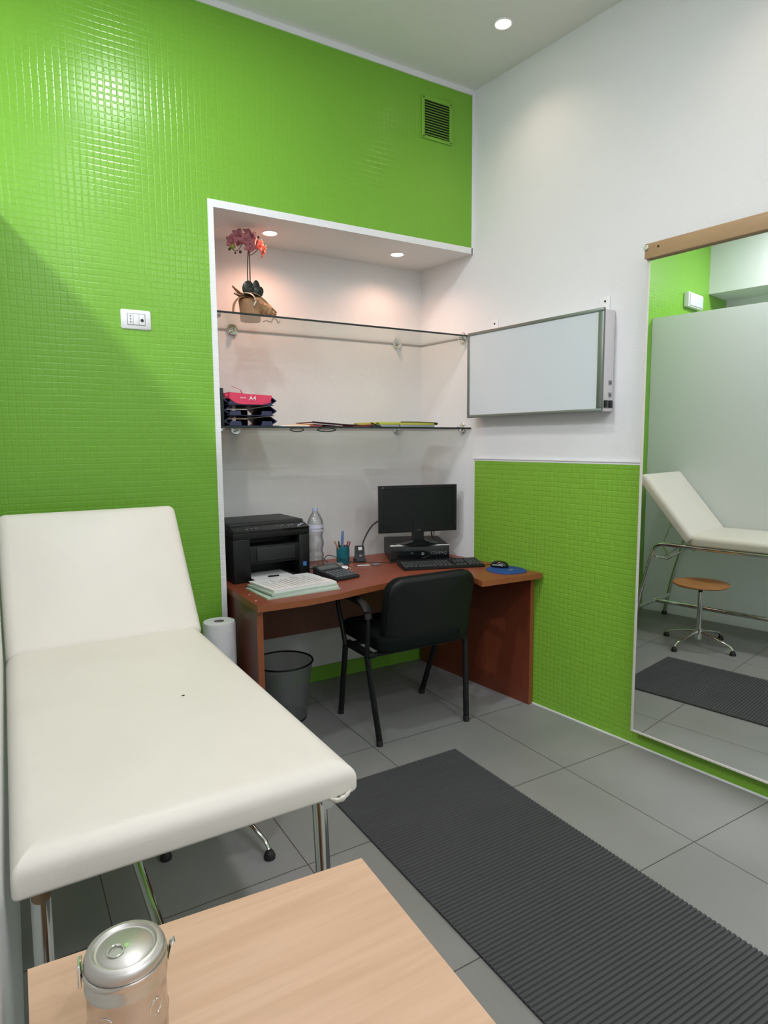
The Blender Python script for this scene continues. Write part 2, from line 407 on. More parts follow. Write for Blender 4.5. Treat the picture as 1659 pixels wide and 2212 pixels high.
def thing(name, label, cat, loc=(0, 0, 0), rz=0.0, group=None):
    o = bpy.data.objects.new(name, None); COL.objects.link(o); o.empty_display_size = 0.05
    o.location = loc; o.rotation_euler = (0, 0, rz)
    return tag(o, label, cat, group)
def struct(o, label=None):
    o['kind'] = 'structure'
    if label: o['label'] = label
    return o
def dup(root, loc, rz=None, label=None):
    r = root.copy(); COL.objects.link(r); r.location = loc
    if rz is not None: r.rotation_euler = (0, 0, rz)
    if label: r['label'] = label
    for ch in list(root.children):
        c = ch.copy(); COL.objects.link(c); c.parent = r
        for g in list(ch.children):
            d = g.copy(); COL.objects.link(d); d.parent = c
    return r
def text_obj(name, body, size, mat, parent, mtx, extrude=0.0004):
    cu = bpy.data.curves.new(name, 'FONT'); cu.body = body; cu.size = size; cu.extrude = extrude
    cu.align_x = 'CENTER'; cu.align_y = 'CENTER'
    t = bpy.data.objects.new(name, cu); COL.objects.link(t)
    dg = bpy.context.evaluated_depsgraph_get(); dg.update()
    me = bpy.data.meshes.new_from_object(t.evaluated_get(dg))
    COL.objects.unlink(t); bpy.data.objects.remove(t)
    me.transform(mtx); me.materials.clear(); me.materials.append(M[mat])
    o = bpy.data.objects.new(name, me); COL.objects.link(o); o.parent = parent
    return o
def arc(c, r, a0, a1, n, ax=(1, 0, 0), ay=(0, 1, 0)):
    ax = Vector(ax); ay = Vector(ay); c = Vector(c)
    return [c + ax * (r * math.cos(a0 + (a1 - a0) * i / n)) + ay * (r * math.sin(a0 + (a1 - a0) * i / n)) for i in range(n + 1)]
def smooth_path(pts, sub=6):
    P = [Vector(p) for p in pts]; out = []
    for i in range(len(P) - 1):
        p0 = P[max(i - 1, 0)]; p1 = P[i]; p2 = P[i + 1]; p3 = P[min(i + 2, len(P) - 1)]
        for k in range(sub):
            t = k / sub
            out.append(0.5 * ((2 * p1) + (p2 - p0) * t + (2 * p0 - 5 * p1 + 4 * p2 - p3) * t * t + (3 * p1 - p0 - 3 * p2 + p3) * t ** 3))
    out.append(P[-1]); return out

# ------------------------------------------------------------------ room frame
DL = 0.102914
YB = 2.887
KX = 2.331                      # room corner (x) where back and right wall meet
SW = Vector((math.sin(DL), -math.cos(DL), 0))      # along the right wall, towards the camera
NW = Vector((-math.cos(DL), -math.sin(DL), 0))     # out of the right wall into the room
def WL(p):                      # right-wall frame: (s, off, z)
    q = Vector((KX, YB, 0)) + SW * p[0] + NW * p[1]
    return (q.x, q.y, p[2])
def wx(y, off=0.0):             # x of the right wall at depth y
    s = (YB - y + NW.y * off) / math.cos(DL)
    return (Vector((KX, YB, 0)) + SW * s + NW * off).x
XL = -1.56; YN = 3.33; YF = -2.3; NX = 0.878

g = G(); g.box(XL - 0.1, 2.95, YF - 0.1, 3.5, -0.1, 0)
struct(g.build('floor', 'floor', smooth=False))
g = G(); g.box(XL - 0.1, 2.95, YF - 0.1, 3.5, CEIL, CEIL + 0.1)
struct(g.build('ceiling', 'ceil', smooth=False))
def uvxz(co, f):
    n = f.normal
    if abs(n.x) > 0.7: return (co.y, co.z)
    if abs(n.z) > 0.7: return (co.x, co.y)
    return (co.x, co.z)
# back wall with its deep niche
g = G()
w_ = {'-y': 0, '+x': 1, '-z': 1, '+z': 1, '-x': 1, '+y': 1}
g.box(XL, NX, YB, YN + 0.12, 0, CEIL, w_)
g.box(NX, 2.36, YB, YN + 0.12, NZ, CEIL, w_)
g.box(NX, 2.36, YN, YN + 0.12, 0, NZ, {'-y': 1, '+x': 1, '-z': 1, '+z': 1, '-x': 1, '+y': 1})
struct(g.build('wall_back', ['green', 'niche'], uv=uvxz, smooth=False), 'green mosaic tiled wall with a white niche')
# right wall with tiled dado
g = G(); g.f = WL
s_end = (YB - YF) / math.cos(DL)
g.box(-0.6, s_end, -0.12, 0, 0, CEIL, {k: 0 for k in ('-y', '+y', '-x', '+x', '-z', '+z')})
g.box(0.028, s_end, 0.0, 0.006, 0, 1.287, {k: 1 for k in ('-y', '+y', '-x', '+x', '-z', '+z')})
def uvr(co, f): return ((Vector((co.x, co.y, 0)) - Vector((KX, YB, 0))).dot(SW), co.z)
struct(g.build('wall_right', ['wall', 'green_r'], uv=uvr, smooth=False), 'white wall with a green mosaic lower half')
# far left wall, front wall, dropped beam
g = G(); g.box(XL - 0.1, XL, YF, YN + 0.12, 0, CEIL)
struct(g.build('wall_left', 'wall', smooth=False))
g = G(); g.box(XL, 2.95, YF - 0.1, YF, 0, CEIL)
struct(g.build('wall_front', 'wall', smooth=False))
g = G(); g.box(XL, -1.13, YF, YB, 2.70, CEIL)
struct(g.build('trim_9', 'wall', smooth=False), 'dropped white ceiling beam')
# frosted partition (slightly out of parallel, as measured)
def PT(p): return (-0.018 - 0.0093 * (YB - p[1]) + p[0], p[1], p[2])
g = G(); g.f = PT; g.box(-0.010, 0, -0.35, YB - 0.002, 0.0, 2.352)
part = g.build('wall_partition', 'frosted', smooth=False); struct(part, 'frosted glass partition beside the couch')
# trims
g = G(); g.box(-1.13, KX, YB - 0.004, YB, 3.245, CEIL)
struct(g.build('trim_1', 'trimw', smooth=False))
g = G(); g.box(0.853, NX, YB - 0.004, YB + 0.001, 0, 2.456); g.box(NX, 2.321, YB - 0.004, YB + 0.001, NZ, 2.456)
struct(g.build('trim_2', 'white_tile', uv=uvxz, smooth=False), 'white border round the niche')
g = G(); g.box(2.315, 2.331, YB - 0.004, YB + 0.001, NZ, 3.245)
struct(g.build('trim_3', 'trimw', smooth=False))
g = G(); g.f = WL; g.box(0.02, s_end, 0.0, 0.007, 1.287, 1.297); g.box(0.02, 0.028, 0, 0.007, 0, 1.287)
struct(g.build('trim_4', 'trimw', smooth=False))
g = G(); g.f = WL; g.box(0.02, s_end, 0.0, 0.012, 1.297, 1.303)
struct(g.build('trim_5', 'trimw', smooth=False))
g = G(); g.f = WL; g.box(0.3, s_end, 0.006, 0.012, 0.0, 0.006)
struct(g.build('trim_6', 'trimw', smooth=False), 'pale sealant line along the floor')
g = G(); g.box(NX, 2.285, YN - 0.014, YN, 0, 0.085)
struct(g.build('baseboard_back', 'green_flat', smooth=False), 'green skirting in the niche')

# ------------------------------------------------------------------ downlights
def downlight(loc, label, r=0.04, lens='bulb_w', lr=0.85):
    t = thing('ceiling_spotlight', label, 'ceiling light', loc)
    g = G(); g.lathe([(r * 1.0, 0), (r * 1.28, 0), (r * 1.30, -0.002), (r * 1.2, -0.005), (r * 1.0, -0.004), (r * 0.95, 0.0)], n=32, cap0=False, cap1=False)
    g.build('trim_ring', 'white_plastic', t)
    g = G(); g.lathe([(r * 0.97, -0.001), (r * lr, -0.0035), (r * 0.5, -0.006), (r * 0.1, -0.0065)], n=28)
    g.build('lens', lens, t)
    return t
downlight((2.083, 2.38, CEIL), 'round recessed spotlight glowing in the room ceiling near the corner', 0.036)
downlight((NSPOTS[0][0], NSPOTS[0][1], NZ), 'small recessed spotlight in the niche above the orchid', 0.034)
downlight((NSPOTS[1][0], NSPOTS[1][1], NZ), 'small recessed spotlight at the right end of the niche ceiling', 0.034)

# ------------------------------------------------------------------ air vent
t = thing('air_vent', 'green painted square louvred air vent high on the tiled wall', 'vent', (2.079, YB, 3.062))
g = G(); g.box(-0.098, 0.098, -0.008, 0, -0.104, -0.088, bev=0.002); g.box(-0.098, 0.098, -0.008, 0, 0.088, 0.108, bev=0.002)
g.box(-0.098, -0.08, -0.008, 0, -0.088, 0.088, bev=0.002); g.box(0.08, 0.098, -0.008, 0, -0.088, 0.088, bev=0.002)
g.build('frame', 'green_flat', t)
g = G(); g.box(-0.082, 0.082, -0.0015, 0.0, -0.09, 0.09); g.build('backing', 'hole', t)
me0 = None
for i in range(14):
    z = -0.084 + i * 0.0129
    if me0 is None:
        g = G(); g.loft([[(x, -0.0015, 0.0085), (x, -0.0075, 0.0015), (x, -0.0075, 0.0), (x, -0.0015, 0.0045)] for x in (-0.081, 0.081)])
        me0 = g.build('slat', 'green_flat', t, smooth=False); me0.location = (0, 0, z)
    else:
        c = me0.copy(); COL.objects.link(c); c.location = (0, 0, z)
for sx in (-1, 1):
    for sz in (-1, 1):
        g = G(); g.cyl((sx * 0.087, -0.0095, sz * 0.096), (sx * 0.087, -0.006, sz * 0.096), 0.0035, n=12); g.build('screw', 'hole', t)

# ------------------------------------------------------------------ wall socket
t = thing('wall_socket', 'white rectangular power socket plate on the green tiled wall', 'socket', (0.534, YB, 1.913))
g = G(); g.loft([[(x * a, -y, z * b) for x, z in ((-1, -1), (1, -1), (1, 1), (-1, 1))] for a, b, y in ((0.0595, 0.0395, 0), (0.0595, 0.0395, 0.003), (0.056, 0.036, 0.0065), (0.036, 0.0235, 0.0105))])
bmesh.ops.bevel(g.bm, geom=[e for e in g.bm.edges if abs((e.verts[0].co - e.verts[1].co).y) > 0.001], offset=0.003, segments=2, affect='EDGES')
g.build('plate', 'white_plastic', t)
for k, nm in enumerate(('socket_module', 'blank_module', 'aerial_module')):
    cx = (-0.0228, 0, 0.0228)[k]
    g = G(); g.box(cx - 0.0108, cx + 0.0108, -0.0125, -0.010, -0.0215, 0.0215, bev=0.0008)
    mo = g.build(nm, 'white_plastic', t)
    if k == 0:
        for z in (-0.012, 0, 0.012):
            g = G(); g.cyl((cx, -0.0132, z), (cx, -0.012, z), 0.0026, n=12); g.build('pin_hole', 'hole', mo)
    if k == 2:
        g = G(); g.cyl((cx, -0.0136, -0.003), (cx, -0.012, -0.003), 0.0066, n=18); g.build('aerial_hole', 'darkgrey', mo)
g = G(); g.box(-0.0365, 0.0365, -0.0112, -0.0100, -0.0238, 0.0238); g.build('surround', 'greycard', t)

# ------------------------------------------------------------------ emergency light beyond the partition
t = thing('emergency_light', 'white emergency light box on the green wall, seen in the mirror', 'emergency light', (-0.74, YB, 2.58))
g = G(); g.box(-0.15, 0.15, -0.045, 0, -0.06, 0.06, bev=0.006); g.build('housing', 'white_plastic', t)
g = G(); g.box(-0.135, 0.135, -0.053, -0.0452, -0.05, 0.05, bev=0.003); g.build('cover', 'diffuser', t)

# ------------------------------------------------------------------ glass shelves
def shelf(z, label, y0, x1):
    t = thing('glass_shelf', label, 'shelf', (0, 0, z))
    g = G(); xr = lambda y: wx(y, 0.004)
    out = [(NX + 0.003, y0), (xr(y0) - 0.0, y0), (xr(YN) , YN - 0.004), (NX + 0.003, YN - 0.004)]
    g.prism(out, -0.009, 0, 0, 2)
    for f in g.bm.faces:
        f.normal_update()
        if abs(f.normal.y) > 0.9 and f.calc_center_median().y < 3.0: f.material_index = 1
    g.build('glass_panel', ['shelf_glass', 'glass_edge', 'glass_side'], t, smooth=False)
    def clip(p, d):
        g = G(); p = Vector(p); d = Vector(d)
        g.cyl(p, p + d * 0.012, 0.030, 0.030, 24, bev=0.003)
        g.cyl(p + d * 0.012, p + d * 0.040, 0.013, 0.012, 16, bev=0.002)
        g.cyl(p + d * 0.026 + Vector((0, 0, 0.0)), p + d * 0.026 + Vector((0, 0, -0.016)), 0.009, n=14)
        g.build('shelf_clip', 'chrome', t)
    clip((1.09, YN, -0.004), (0, -1, 0)); clip((2.105, YN, -0.004), (0, -1, 0))
    q = WL((-0.075, 0.0, 0)); clip((q[0], q[1], -0.004), NW); clip((NX, 2.965, -0.004), (1, 0, 0))
    return t
shelf(1.987, 'upper clear glass shelf in the niche holding the orchid', 2.892, 2.31)
shelf(1.475, 'lower clear glass shelf in the niche holding trays and folders', 2.892, 2.31)
ZS1 = 1.9872; ZS2 = 1.4752

# ------------------------------------------------------------------ X-ray viewer on the right wall
t = thing('xray_viewer', 'wall mounted X-ray light box with milky screen and grey frame', 'light box', (0, 0, 0))
S0, S1, Z0, Z1, D0 = 0.055, 0.908, 1.524, 1.981, 0.098
g = G(); g.f = WL; g.box(S0 + 0.004, S1 - 0.004, 0.004, D0 - 0.012, Z0 + 0.003, Z1 - 0.004, bev=0.004); g.build('housing', 'offwhite', t)
fr = 0.016
g = G(); g.f = WL
g.box(S0, S1, D0 - 0.016, D0, Z0, Z0 + fr, bev=0.003); g.box(S0, S1, D0 - 0.016, D0, Z1 - fr, Z1, bev=0.003)
g.box(S0, S0 + fr, D0 - 0.016, D0, Z0 + fr, Z1 - fr, bev=0.003); g.box(S1 - fr - 0.012, S1, D0 - 0.016, D0, Z0 + fr, Z1 - fr, bev=0.003)
g.build('frame', 'alu', t)
g = G(); g.f = WL; g.box(S0 + fr, S1 - fr - 0.012, D0 - 0.014, D0 - 0.005, Z0 + fr, Z1 - fr); g.build('screen', 'diffuser', t, smooth=False)
for s in (0.165, 0.845):
    g = G(); g.f = WL; g.box(s - 0.028, s + 0.028, 0.001, 0.005, Z1 - 0.02, Z1 + 0.066, bev=0.0015); b = g.build('bracket', 'white_plastic', t)
    g = G(); g.f = WL; g.cyl((s + 0.004, 0.0045, Z1 + 0.044), (s + 0.004, 0.0062, Z1 + 0.044), 0.005, n=14); g.build('screw_hole', 'hole', b)
for o0, o1, nm, mt in ((0.050, 0.075, 'rocker_switch', 'black_gloss'), (0.015, 0.040, 'power_inlet', 'black')):
    g = G(); g.f = WL; g.box(S1 - 0.005, S1 + 0.003, o0, o1, Z0 + 0.018, Z0 + 0.052, bev=0.002); g.build(nm, mt, t)
for z in (0.066, 0.12):
    g = G(); g.f = WL; g.box(S1 - 0.005, S1 - 0.0025, 0.018, 0.042, Z0 + z, Z0 + z + 0.022); st = g.build('dial_sticker', 'greycard', t)
    g = G(); g.f = WL; g.cyl((S1 - 0.004, 0.03, Z0 + z + 0.011), (S1 + 0.001, 0.03, Z0 + z + 0.011), 0.006, n=14); g.build('dial', 'grey', st)

# ------------------------------------------------------------------ mirror
t = thing('wall_mirror', 'tall frameless wall mirror with wooden rail along its top', 'mirror', (0, 0, 0))
OM = 0.055; MS0 = 1.082; MS1 = 2.75; MZ0 = 0.085; MZ1 = 2.19
g = G(); g.f = WL; g.box(MS0 + 0.010, MS1, OM - 0.006, OM, MZ0 + 0.008, MZ1, {'+y': 0, '-y': 1, '-x': 1, '+x': 1, '-z': 1, '+z': 1})
mo = g.build('mirror_glass', ['mirror', 'greycard'], t, smooth=False)
g = G(); g.f = WL; g.box(MS0 + 0.02, MS1 - 0.01, 0.008, OM - 0.007, MZ0 + 0.03, MZ1 - 0.05); g.build('backing_board', 'beech_edge', t, smooth=False)
g = G(); g.f = WL; g.box(MS0, MS0 + 0.011, OM - 0.008, OM + 0.003, MZ0, MZ1 - 0.03, bev=0.001); g.box(MS0 + 0.011, MS1, OM - 0.008, OM + 0.003, MZ0, MZ0 + 0.009, bev=0.001)
g.build('edge_strip', 'mirror_frame', t)
g = G(); g.f = WL; g.box(MS0 - 0.003, MS1, OM + 0.0005, OM + 0.022, 2.146, 2.207, bev=0.003); rl = g.build('wooden_rail', 'rail_wood', t)
g = G(); g.f = WL; g.cyl((MS0 + 0.006, OM + 0.02, 2.190), (MS0 + 0.006, OM + 0.031, 2.190), 0.011, n=18, bev=0.002); g.build('end_cap', 'silver', rl)
g = G(); g.f = WL; g.cyl((MS0 + 0.058, OM + 0.0215, 2.185), (MS0 + 0.058, OM + 0.0228, 2.185), 0.0045, n=14); g.build('screw_hole', 'hole', rl)

# ------------------------------------------------------------------ ribbed mat
g = G()
MX0, MX1, MY1, MY0 = 1.042, 1.700, 2.214, 0.26
p = 0.0148; n = int((MY1 - MY0) / p)
prof = [(MY0, 0.0)]
for i in range(n):
    y = MY0 + i * p
    prof += [(y + 0.0008, 0.0045), (y + 0.0030, 0.0092), (y + 0.0108, 0.0092), (y + 0.0135, 0.0045)]
prof += [(MY0 + n * p, 0.0045), (MY0 + n * p, 0.0)]
rings = [[(x, y, z) for y, z in prof] for x in (MX0, MX1)]
g.loft(rings)
tag(g.build('ribbed_mat', 'rubber_mat', ang=20), 'long dark grey ribbed rubber mat lying on the tiled floor', 'mat')

# ------------------------------------------------------------------ examination couch
t = thing('examination_couch', 'cream upholstered examination couch with raised backrest on chrome legs', 'examination couch', (0.285, 1.66, 0))
CX = 0.285; CY = 1.66
g = G()
g.rr(0, 0.052, 0.303, 0.592, 0.668, 0.742, rads=[0.055, 0.055, 0.012, 0.012], rt=0.036, rb=0.010, dome=0.006, seg=7)
# the cloth gathers at the two near corners
for v in g.bm.verts:
    x, y, z = v.co
    if y < -0.45:
        e = min(1, (-0.45 - y) / 0.09)
        v.co.z += 0.004 * math.sin(x * 16) * e * 0.6
        if abs(x) > 0.26:
            k = (abs(x) - 0.26) / 0.043 * e
            v.co.x += (0.015 if x > 0 else 0.008) * k; v.co.y -= 0.012 * k
            if x < 0: v.co.x -= 0.016 * k
            if z < 0.712: v.co.z += (0.014 if x > 0 else 0.002) * k * k * (0.712 - z) / 0.044
seat = g.build('seat_cushion', 'cream', t, ang=60)
g = G()
g.tube(smooth_path([(0.245, -0.538, 0.680), (0.264, -0.552, 0.672), (0.283, -0.554, 0.676), (0.298, -0.552, 0.686)], 5), [0.002 + 0.0055 * math.sin(PI * i / 15) * (1 + 0.25 * math.sin(i * 1.7)) for i in range(16)], 10, flat=0.7)
g.build('folded_corner', 'cream', seat)
g = G(); g.rr(0.09, -0.02, 0.004, 0.0025, 0.7475, 0.7490, rad=0.002, rt=0.0005, rb=0.0002, cs=3, seg=2)
g.build('cushion_stain', 'darkgrey', seat)
# backrest: hinge at the far end of the seat
A = math.atan2(0.43, 0.355)
BM = Matrix.Translation((0, 0.642, 0.690)) @ Matrix.Rotation(A, 4, 'X')
g = G(BM)
g.rr(0.006, 0.284, 0.308, 0.284, -0.012, 0.058, rads=[0.03, 0.03, 0.022, 0.022], rt=0.036, rb=0.010, dome=0.007, seg=7)
g.build('backrest_cushion', 'cream', t, ang=60)
g = G(BM); g.box(-0.27, 0.27, 0.03, 0.56, -0.026, -0.0125, bev=0.003); g.build('backrest_board', 'greycard', t)
# tubular frame; two side rails that turn down into the far legs
for sx in (-1, 1):
    x = sx * 0.268
    pts = [(x, -0.50, 0.648), (x, 0.80, 0.648)]
    rail = [Vector((x, -0.505, 0.645)), Vector((x, -0.3, 0.647)), Vector((x, 0.3, 0.647)), Vector((x, 0.78, 0.647))]
    rail += arc((x, 0.83, 0.572), 0.075, PI / 2 + 0.3, 0.0, 8, (0, 1, 0), (0, 0, 1))
    g = G(); g.tube([(x, -0.508, 0.646), (x, -0.3, 0.652), (x, 0.3, 0.652), (x, 0.82, 0.652)] + [tuple(v) for v in arc((x, 0.82, 0.572), 0.08, PI / 2, 0.12, 8, (0, 1, 0), (0, 0, 1))][1:] + [(x * 1.0, 0.975, 0.28), (x, 1.020, 0.028)], 0.0155, 14)
    g.build('side_rail', 'chrome', t)
    g = G(); g.tube([(x, -0.455, 0.652), (x, -0.462, 0.60), (x + sx * 0.002, -0.478, 0.35), (x + sx * 0.004, -0.50, 0.028)], 0.0165, 14)
    g.build('leg', 'chrome', t)
    for yy, xx in ((1.022, x), (-0.502, x + sx * 0.004)):
        g = G(); g.cyl((xx, yy, 0.0), (xx, yy, 0.03), 0.020, 0.018, 16, bev=0.003); g.build('rubber_foot', 'black_rubber', t)
    # ratchet brackets and stay
    g = G(); g.tube([(x * 0.9, 0.66, 0.64), (x * 0.9, 0.80, 0.545), (x * 0.9, 0.93, 0.56)], 0.006, 8); g.tube([(x * 0.9, 0.73, 0.632), (x * 0.9, 0.84, 0.552)], 0.005, 8); g.tube([(x * 0.9, 0.84, 0.64), (x * 0.9, 0.78, 0.556)], 0.005, 8)
    g.build('ratchet_bracket', 'chrome', t)
    g = G(); g.tube([(x * 0.85, 0.845, 0.628), (x * 0.85, 0.76, 0.88)], 0.0065, 10); g.build('backrest_stay', 'chrome', t)
for yy, zz in ((0.990, 0.165), (-0.488, 0.168)):
    g = G(); g.tube([(-0.265, yy, zz), (0.265, yy, zz)], 0.0125, 12); g.build('cross_bar', 'chrome', t)
g = G(); g.tube([(-0.005, -0.488, 0.172), (-0.005, 0.990, 0.168)], 0.0155, 14); g.build('stretcher', 'chrome', t)
for yy in (-0.47, 0.5):
    g = G(); g.tube([(-0.268, yy, 0.648), (0.268, yy, 0.648)], 0.011, 12); g.build('frame_bar', 'chrome', t)

# ------------------------------------------------------------------ stool under the couch
t = thing('swivel_stool', 'round wooden swivel stool on a four-armed chrome base', 'stool', (0.645, 2.178, 0))
g = G(); g.lathe([(0.02, 0.412), (0.12, 0.413), (0.165, 0.418), (0.176, 0.426), (0.174, 0.434), (0.150, 0.437), (0.10, 0.430), (0.04, 0.426), (0.01, 0.4255)], n=48)
g.build('seat', 'stool_wood', t)
g = G(); g.cyl((0, 0, 0.365), (0, 0, 0.413), 0.012, n=16); g.cyl((0, 0, 0.398), (0, 0, 0.413), 0.045, n=20); g.build('spindle', 'black', t)
g = G(); g.cyl((0, 0, 0.10), (0, 0, 0.375), 0.0165, n=20, bev=0.002); g.build('column', 'chrome', t)
g = G(); g.cyl((0, 0, 0.045), (0, 0, 0.118), 0.026, 0.024, n=20, bev=0.003); g.build('hub', 'chrome', t)
for a in (-76, 14, 104, 194):
    ca, sa = math.cos(math.radians(a)), math.sin(math.radians(a))
    g = G(); g.tube([(ca * 0.02, sa * 0.02, 0.095), (ca * 0.12, sa * 0.12, 0.078), (ca * 0.225, sa * 0.225, 0.052), (ca * 0.247, sa * 0.247, 0.030)], [0.013, 0.012, 0.010, 0.009], 12, flat=0.75)
    ar = g.build('base_arm', 'chrome', t)
    g = G(); g.lathe([(0.019, 0.0), (0.020, 0.010), (0.015, 0.022), (0.009, 0.030)], (ca * 0.248, sa * 0.248, 0), 18); g.build('foot', 'black_rubber', ar)

# ------------------------------------------------------------------ couch paper roll
t = thing('paper_roll', 'wrapped white paper roll standing upright behind the couch', 'paper roll', (0.800, 2.758, 0))
g = G(); g.lathe([(0.064, 0.0), (0.071, 0.004), (0.072, 0.30), (0.071, 0.602), (0.068, 0.610)], n=40, cap1=False); g.build('wrapped_side', 'tissue', t)
g = G(); g.lathe([(0.068, 0.610), (0.05, 0.6115), (0.0225, 0.611)], n=40, cap0=False, cap1=False); g.build('roll_end', 'tissue_top', t)
g = G(); g.lathe([(0.0225, 0.611), (0.0215, 0.610), (0.0215, 0.50), (0.001, 0.50)], n=24, cap0=False); g.build('core', 'card', t)

# ------------------------------------------------------------------ beech table
TZ = 0.720
t = thing('beech_table', 'pale beech laminate table top in the foreground beside the partition', 'table', (0, 0, 0))
g = G(); TL = [(-0.008, 0.895), (0.471, 0.862), (0.452, 0.30), (0.440, -0.10), (-0.026, -0.10)]
g.prism(TL, TZ - 0.025, TZ, 0, 1)
g.build('tabletop', ['beech', 'beech_edge'], t, smooth=False)
for x0, x1, y0, y1 in ((0.0, 0.02, -0.06, 0.84), (0.41, 0.43, -0.06, 0.82)):
    g = G(); g.box(x0, x1, y0, y1, 0, TZ - 0.0251, bev=0.001); g.build('side_panel', 'beech_edge', t)
g = G(); g.box(0.0205, 0.4095, 0.70, 0.716, 0.30, TZ - 0.0251); g.build('back_panel', 'beech_edge', t)

# ------------------------------------------------------------------ steel canister
t = thing('steel_canister', 'stainless steel lidded dressing drum standing on the beech table', 'canister', (0.0885, 0.719, TZ), math.radians(20))
r = 0.0425
g = G(); g.lathe([(r - 0.004, 0.0), (r - 0.001, 0.002), (r, 0.006), (r, 0.030), (r + 0.0012, 0.0325), (r + 0.0012, 0.036), (r, 0.0385), (r, 0.078), (r + 0.0016, 0.081), (r + 0.0016, 0.084), (r, 0.087), (r, 0.101), (r - 0.0005, 0.103)], n=56)
body = g.build('body', 'steel', t)
g = G(); g.lathe([(r + 0.0006, 0.0985), (r + 0.0026, 0.0995), (r + 0.003, 0.102), (r + 0.0024, 0.105), (r + 0.0006, 0.1055)], n=56, cap0=False, cap1=False)
g.build('rim_band', 'steel', t)
g = G(); g.lathe([(r - 0.001, 0.104), (r + 0.0005, 0.106), (r + 0.0008, 0.112), (r - 0.001, 0.1165), (r - 0.005, 0.119), (r - 0.008, 0.1193), (r - 0.0092, 0.1178), (r - 0.0105, 0.1162), (r - 0.0125, 0.1160), (r - 0.015, 0.1176), (0.001, 0.1178)], n=56)
lid = g.build('lid', 'steel_lid', t)
g = G(); g.tube([(-0.011 + 0.0085 * math.cos(a), 0.0085 * math.sin(a), 0.1195) for a in [2 * PI * i / 24 for i in range(24)]], 0.0010, 8, closed=True); g.build('ring_handle', 'chrome', lid)
g = G(); g.tube(arc((-0.0028, 0, 0.1178), 0.0025, 0, PI, 8, (0, 1, 0), (0, 0, 1)), 0.001, 8); g.cyl((0.002, -0.001, 0.1178), (0.002, -0.001, 0.1187), 0.003, n=12); g.build('ring_loop', 'chrome', lid)
for ang, nm in ((-25, 'side_latch'), (150, 'hinge_clip')):
    g = G(Matrix.Rotation(math.radians(ang), 4, 'Z'))
    if nm == 'side_latch':
        g.tube([(r + 0.0025, 0, 0.086), (r + 0.0045, 0, 0.098), (r + 0.0060, 0, 0.104), (r + 0.0105, 0, 0.107)], [0.004, 0.0065, 0.0065, 0.0055], 14, flat=0.22, up=(1, 0, 0.01))
    else:
        g.box(r + 0.0025, r + 0.0065, -0.010, 0.010, 0.088, 0.114, bev=0.0015)
    g.build(nm, 'chrome', t)
for a in (-75, -150):
    g = G(Matrix.Rotation(math.radians(a), 4, 'Z')); c = Vector((r + 0.0002, 0, 0.058)); g.tube([(r + 0.0003 - 0.0011 * math.cos(x) ** 2, 0.0085 * math.cos(x), 0.060 + 0.0085 * math.sin(x)) for x in [2 * PI * i / 24 for i in range(24)]], 0.0005, 6, closed=True); g.build('steam_hole_rim', 'chrome', body)

# ------------------------------------------------------------------ desk
DZ = 0.720
t = thing('office_desk', 'reddish cherry wood desk with a wavy front edge in the niche', 'desk', (0, 0, 0))
front = smooth_path([(1.116, 2.498, 0), (1.30, 2.528, 0), (1.47, 2.570, 0), (1.65, 2.602, 0), (1.82, 2.615, 0), (1.95, 2.606, 0), (2.022, 2.545, 0), (2.000, 2.44, 0), (1.981, 2.368, 0)], 6)
out = [(0.891, 2.506)] + [(v.x, v.y) for v in front] + [(wx(2.353, 0.020), 2.353), (wx(3.31, 0.010), 3.31), (0.893, 3.31), (0.893, 2.60)]
g = G(); g.prism(out, DZ - 0.028, DZ, 0, 1)
g.build('desktop', ['cherry', 'cherry_edge'], t, ang=50)
g = G(); g.box(0.897, 0.924, 2.535, 3.28, 0, DZ - 0.0285, {'-y': 1}, bev=0.0); g.build('left_side_panel', ['cherry_v_shaded', 'cherry_edge'], t, smooth=False)
g = G(); g.f = WL; g.box(-0.40, 0.478, 0.0135, 0.040, 0, DZ - 0.0285, {'+x': 1}); g.build('right_side_panel', ['cherry_v_shaded', 'cherry_edge'], t, smooth=False)
g = G(); g.box(0.9245, wx(3.2, 0.0405), 3.19, 3.208, 0.345, DZ - 0.0285); g.build('modesty_panel', 'cherry_v_shaded', t, smooth=False)
for (x, y, rr_) in ((0.93, 2.72, 0.0035), (0.918, 2.60, 0.004), (0.905, 2.85, 0.0025)):
    g = G(); g.lathe([(rr_, DZ + 0.00005), (rr_ * 0.8, DZ + 0.0004), (0.0003, DZ + 0.0005)], (x, y, 0), 10); g.build('chipped_spot', 'paper', t)

# ------------------------------------------------------------------ printer
t = thing('laser_printer', 'black multifunction laser printer on the left end of the desk', 'printer', (0.938, 2.956, DZ), math.radians(1.5))
PW, PD, PH = 0.404, 0.355, 0.287
g = G()
g.box(0.0, 0.088, 0, PD, 0.0, 0.215, bev=0.006); g.box(0.345, PW, 0, PD, 0.0, 0.215, bev=0.006)
g.box(0.085, 0.35, 0.004, PD - 0.01, 0.085, 0.176, bev=0.004); g.box(0.085, 0.35, 0.13, PD - 0.01, 0.0, 0.09, bev=0.002); g.box(0.085, 0.35, 0.006, 0.14, 0.0, 0.010, bev=0.002)
g.box(0.085, 0.35, 0.11, PD - 0.01, 0.17, 0.215)
g.box(0.0, PW, 0.0, PD, 0.214, 0.245, bev=0.005)
g.build('printer_body', 'black', t)
g = G(); g.box(0.118, 0.322, -0.004, 0.012, 0.100, 0.168, bev=0.004); g.build('front_cover', 'darkgrey', t)
g = G(); g.loft([[(x, y, z) for y, z in ((-0.006, 0.2455), (-0.009, 0.253), (0.055, 0.272), (0.058, 0.2455))] for x in (0.002, PW - 0.002)]); 
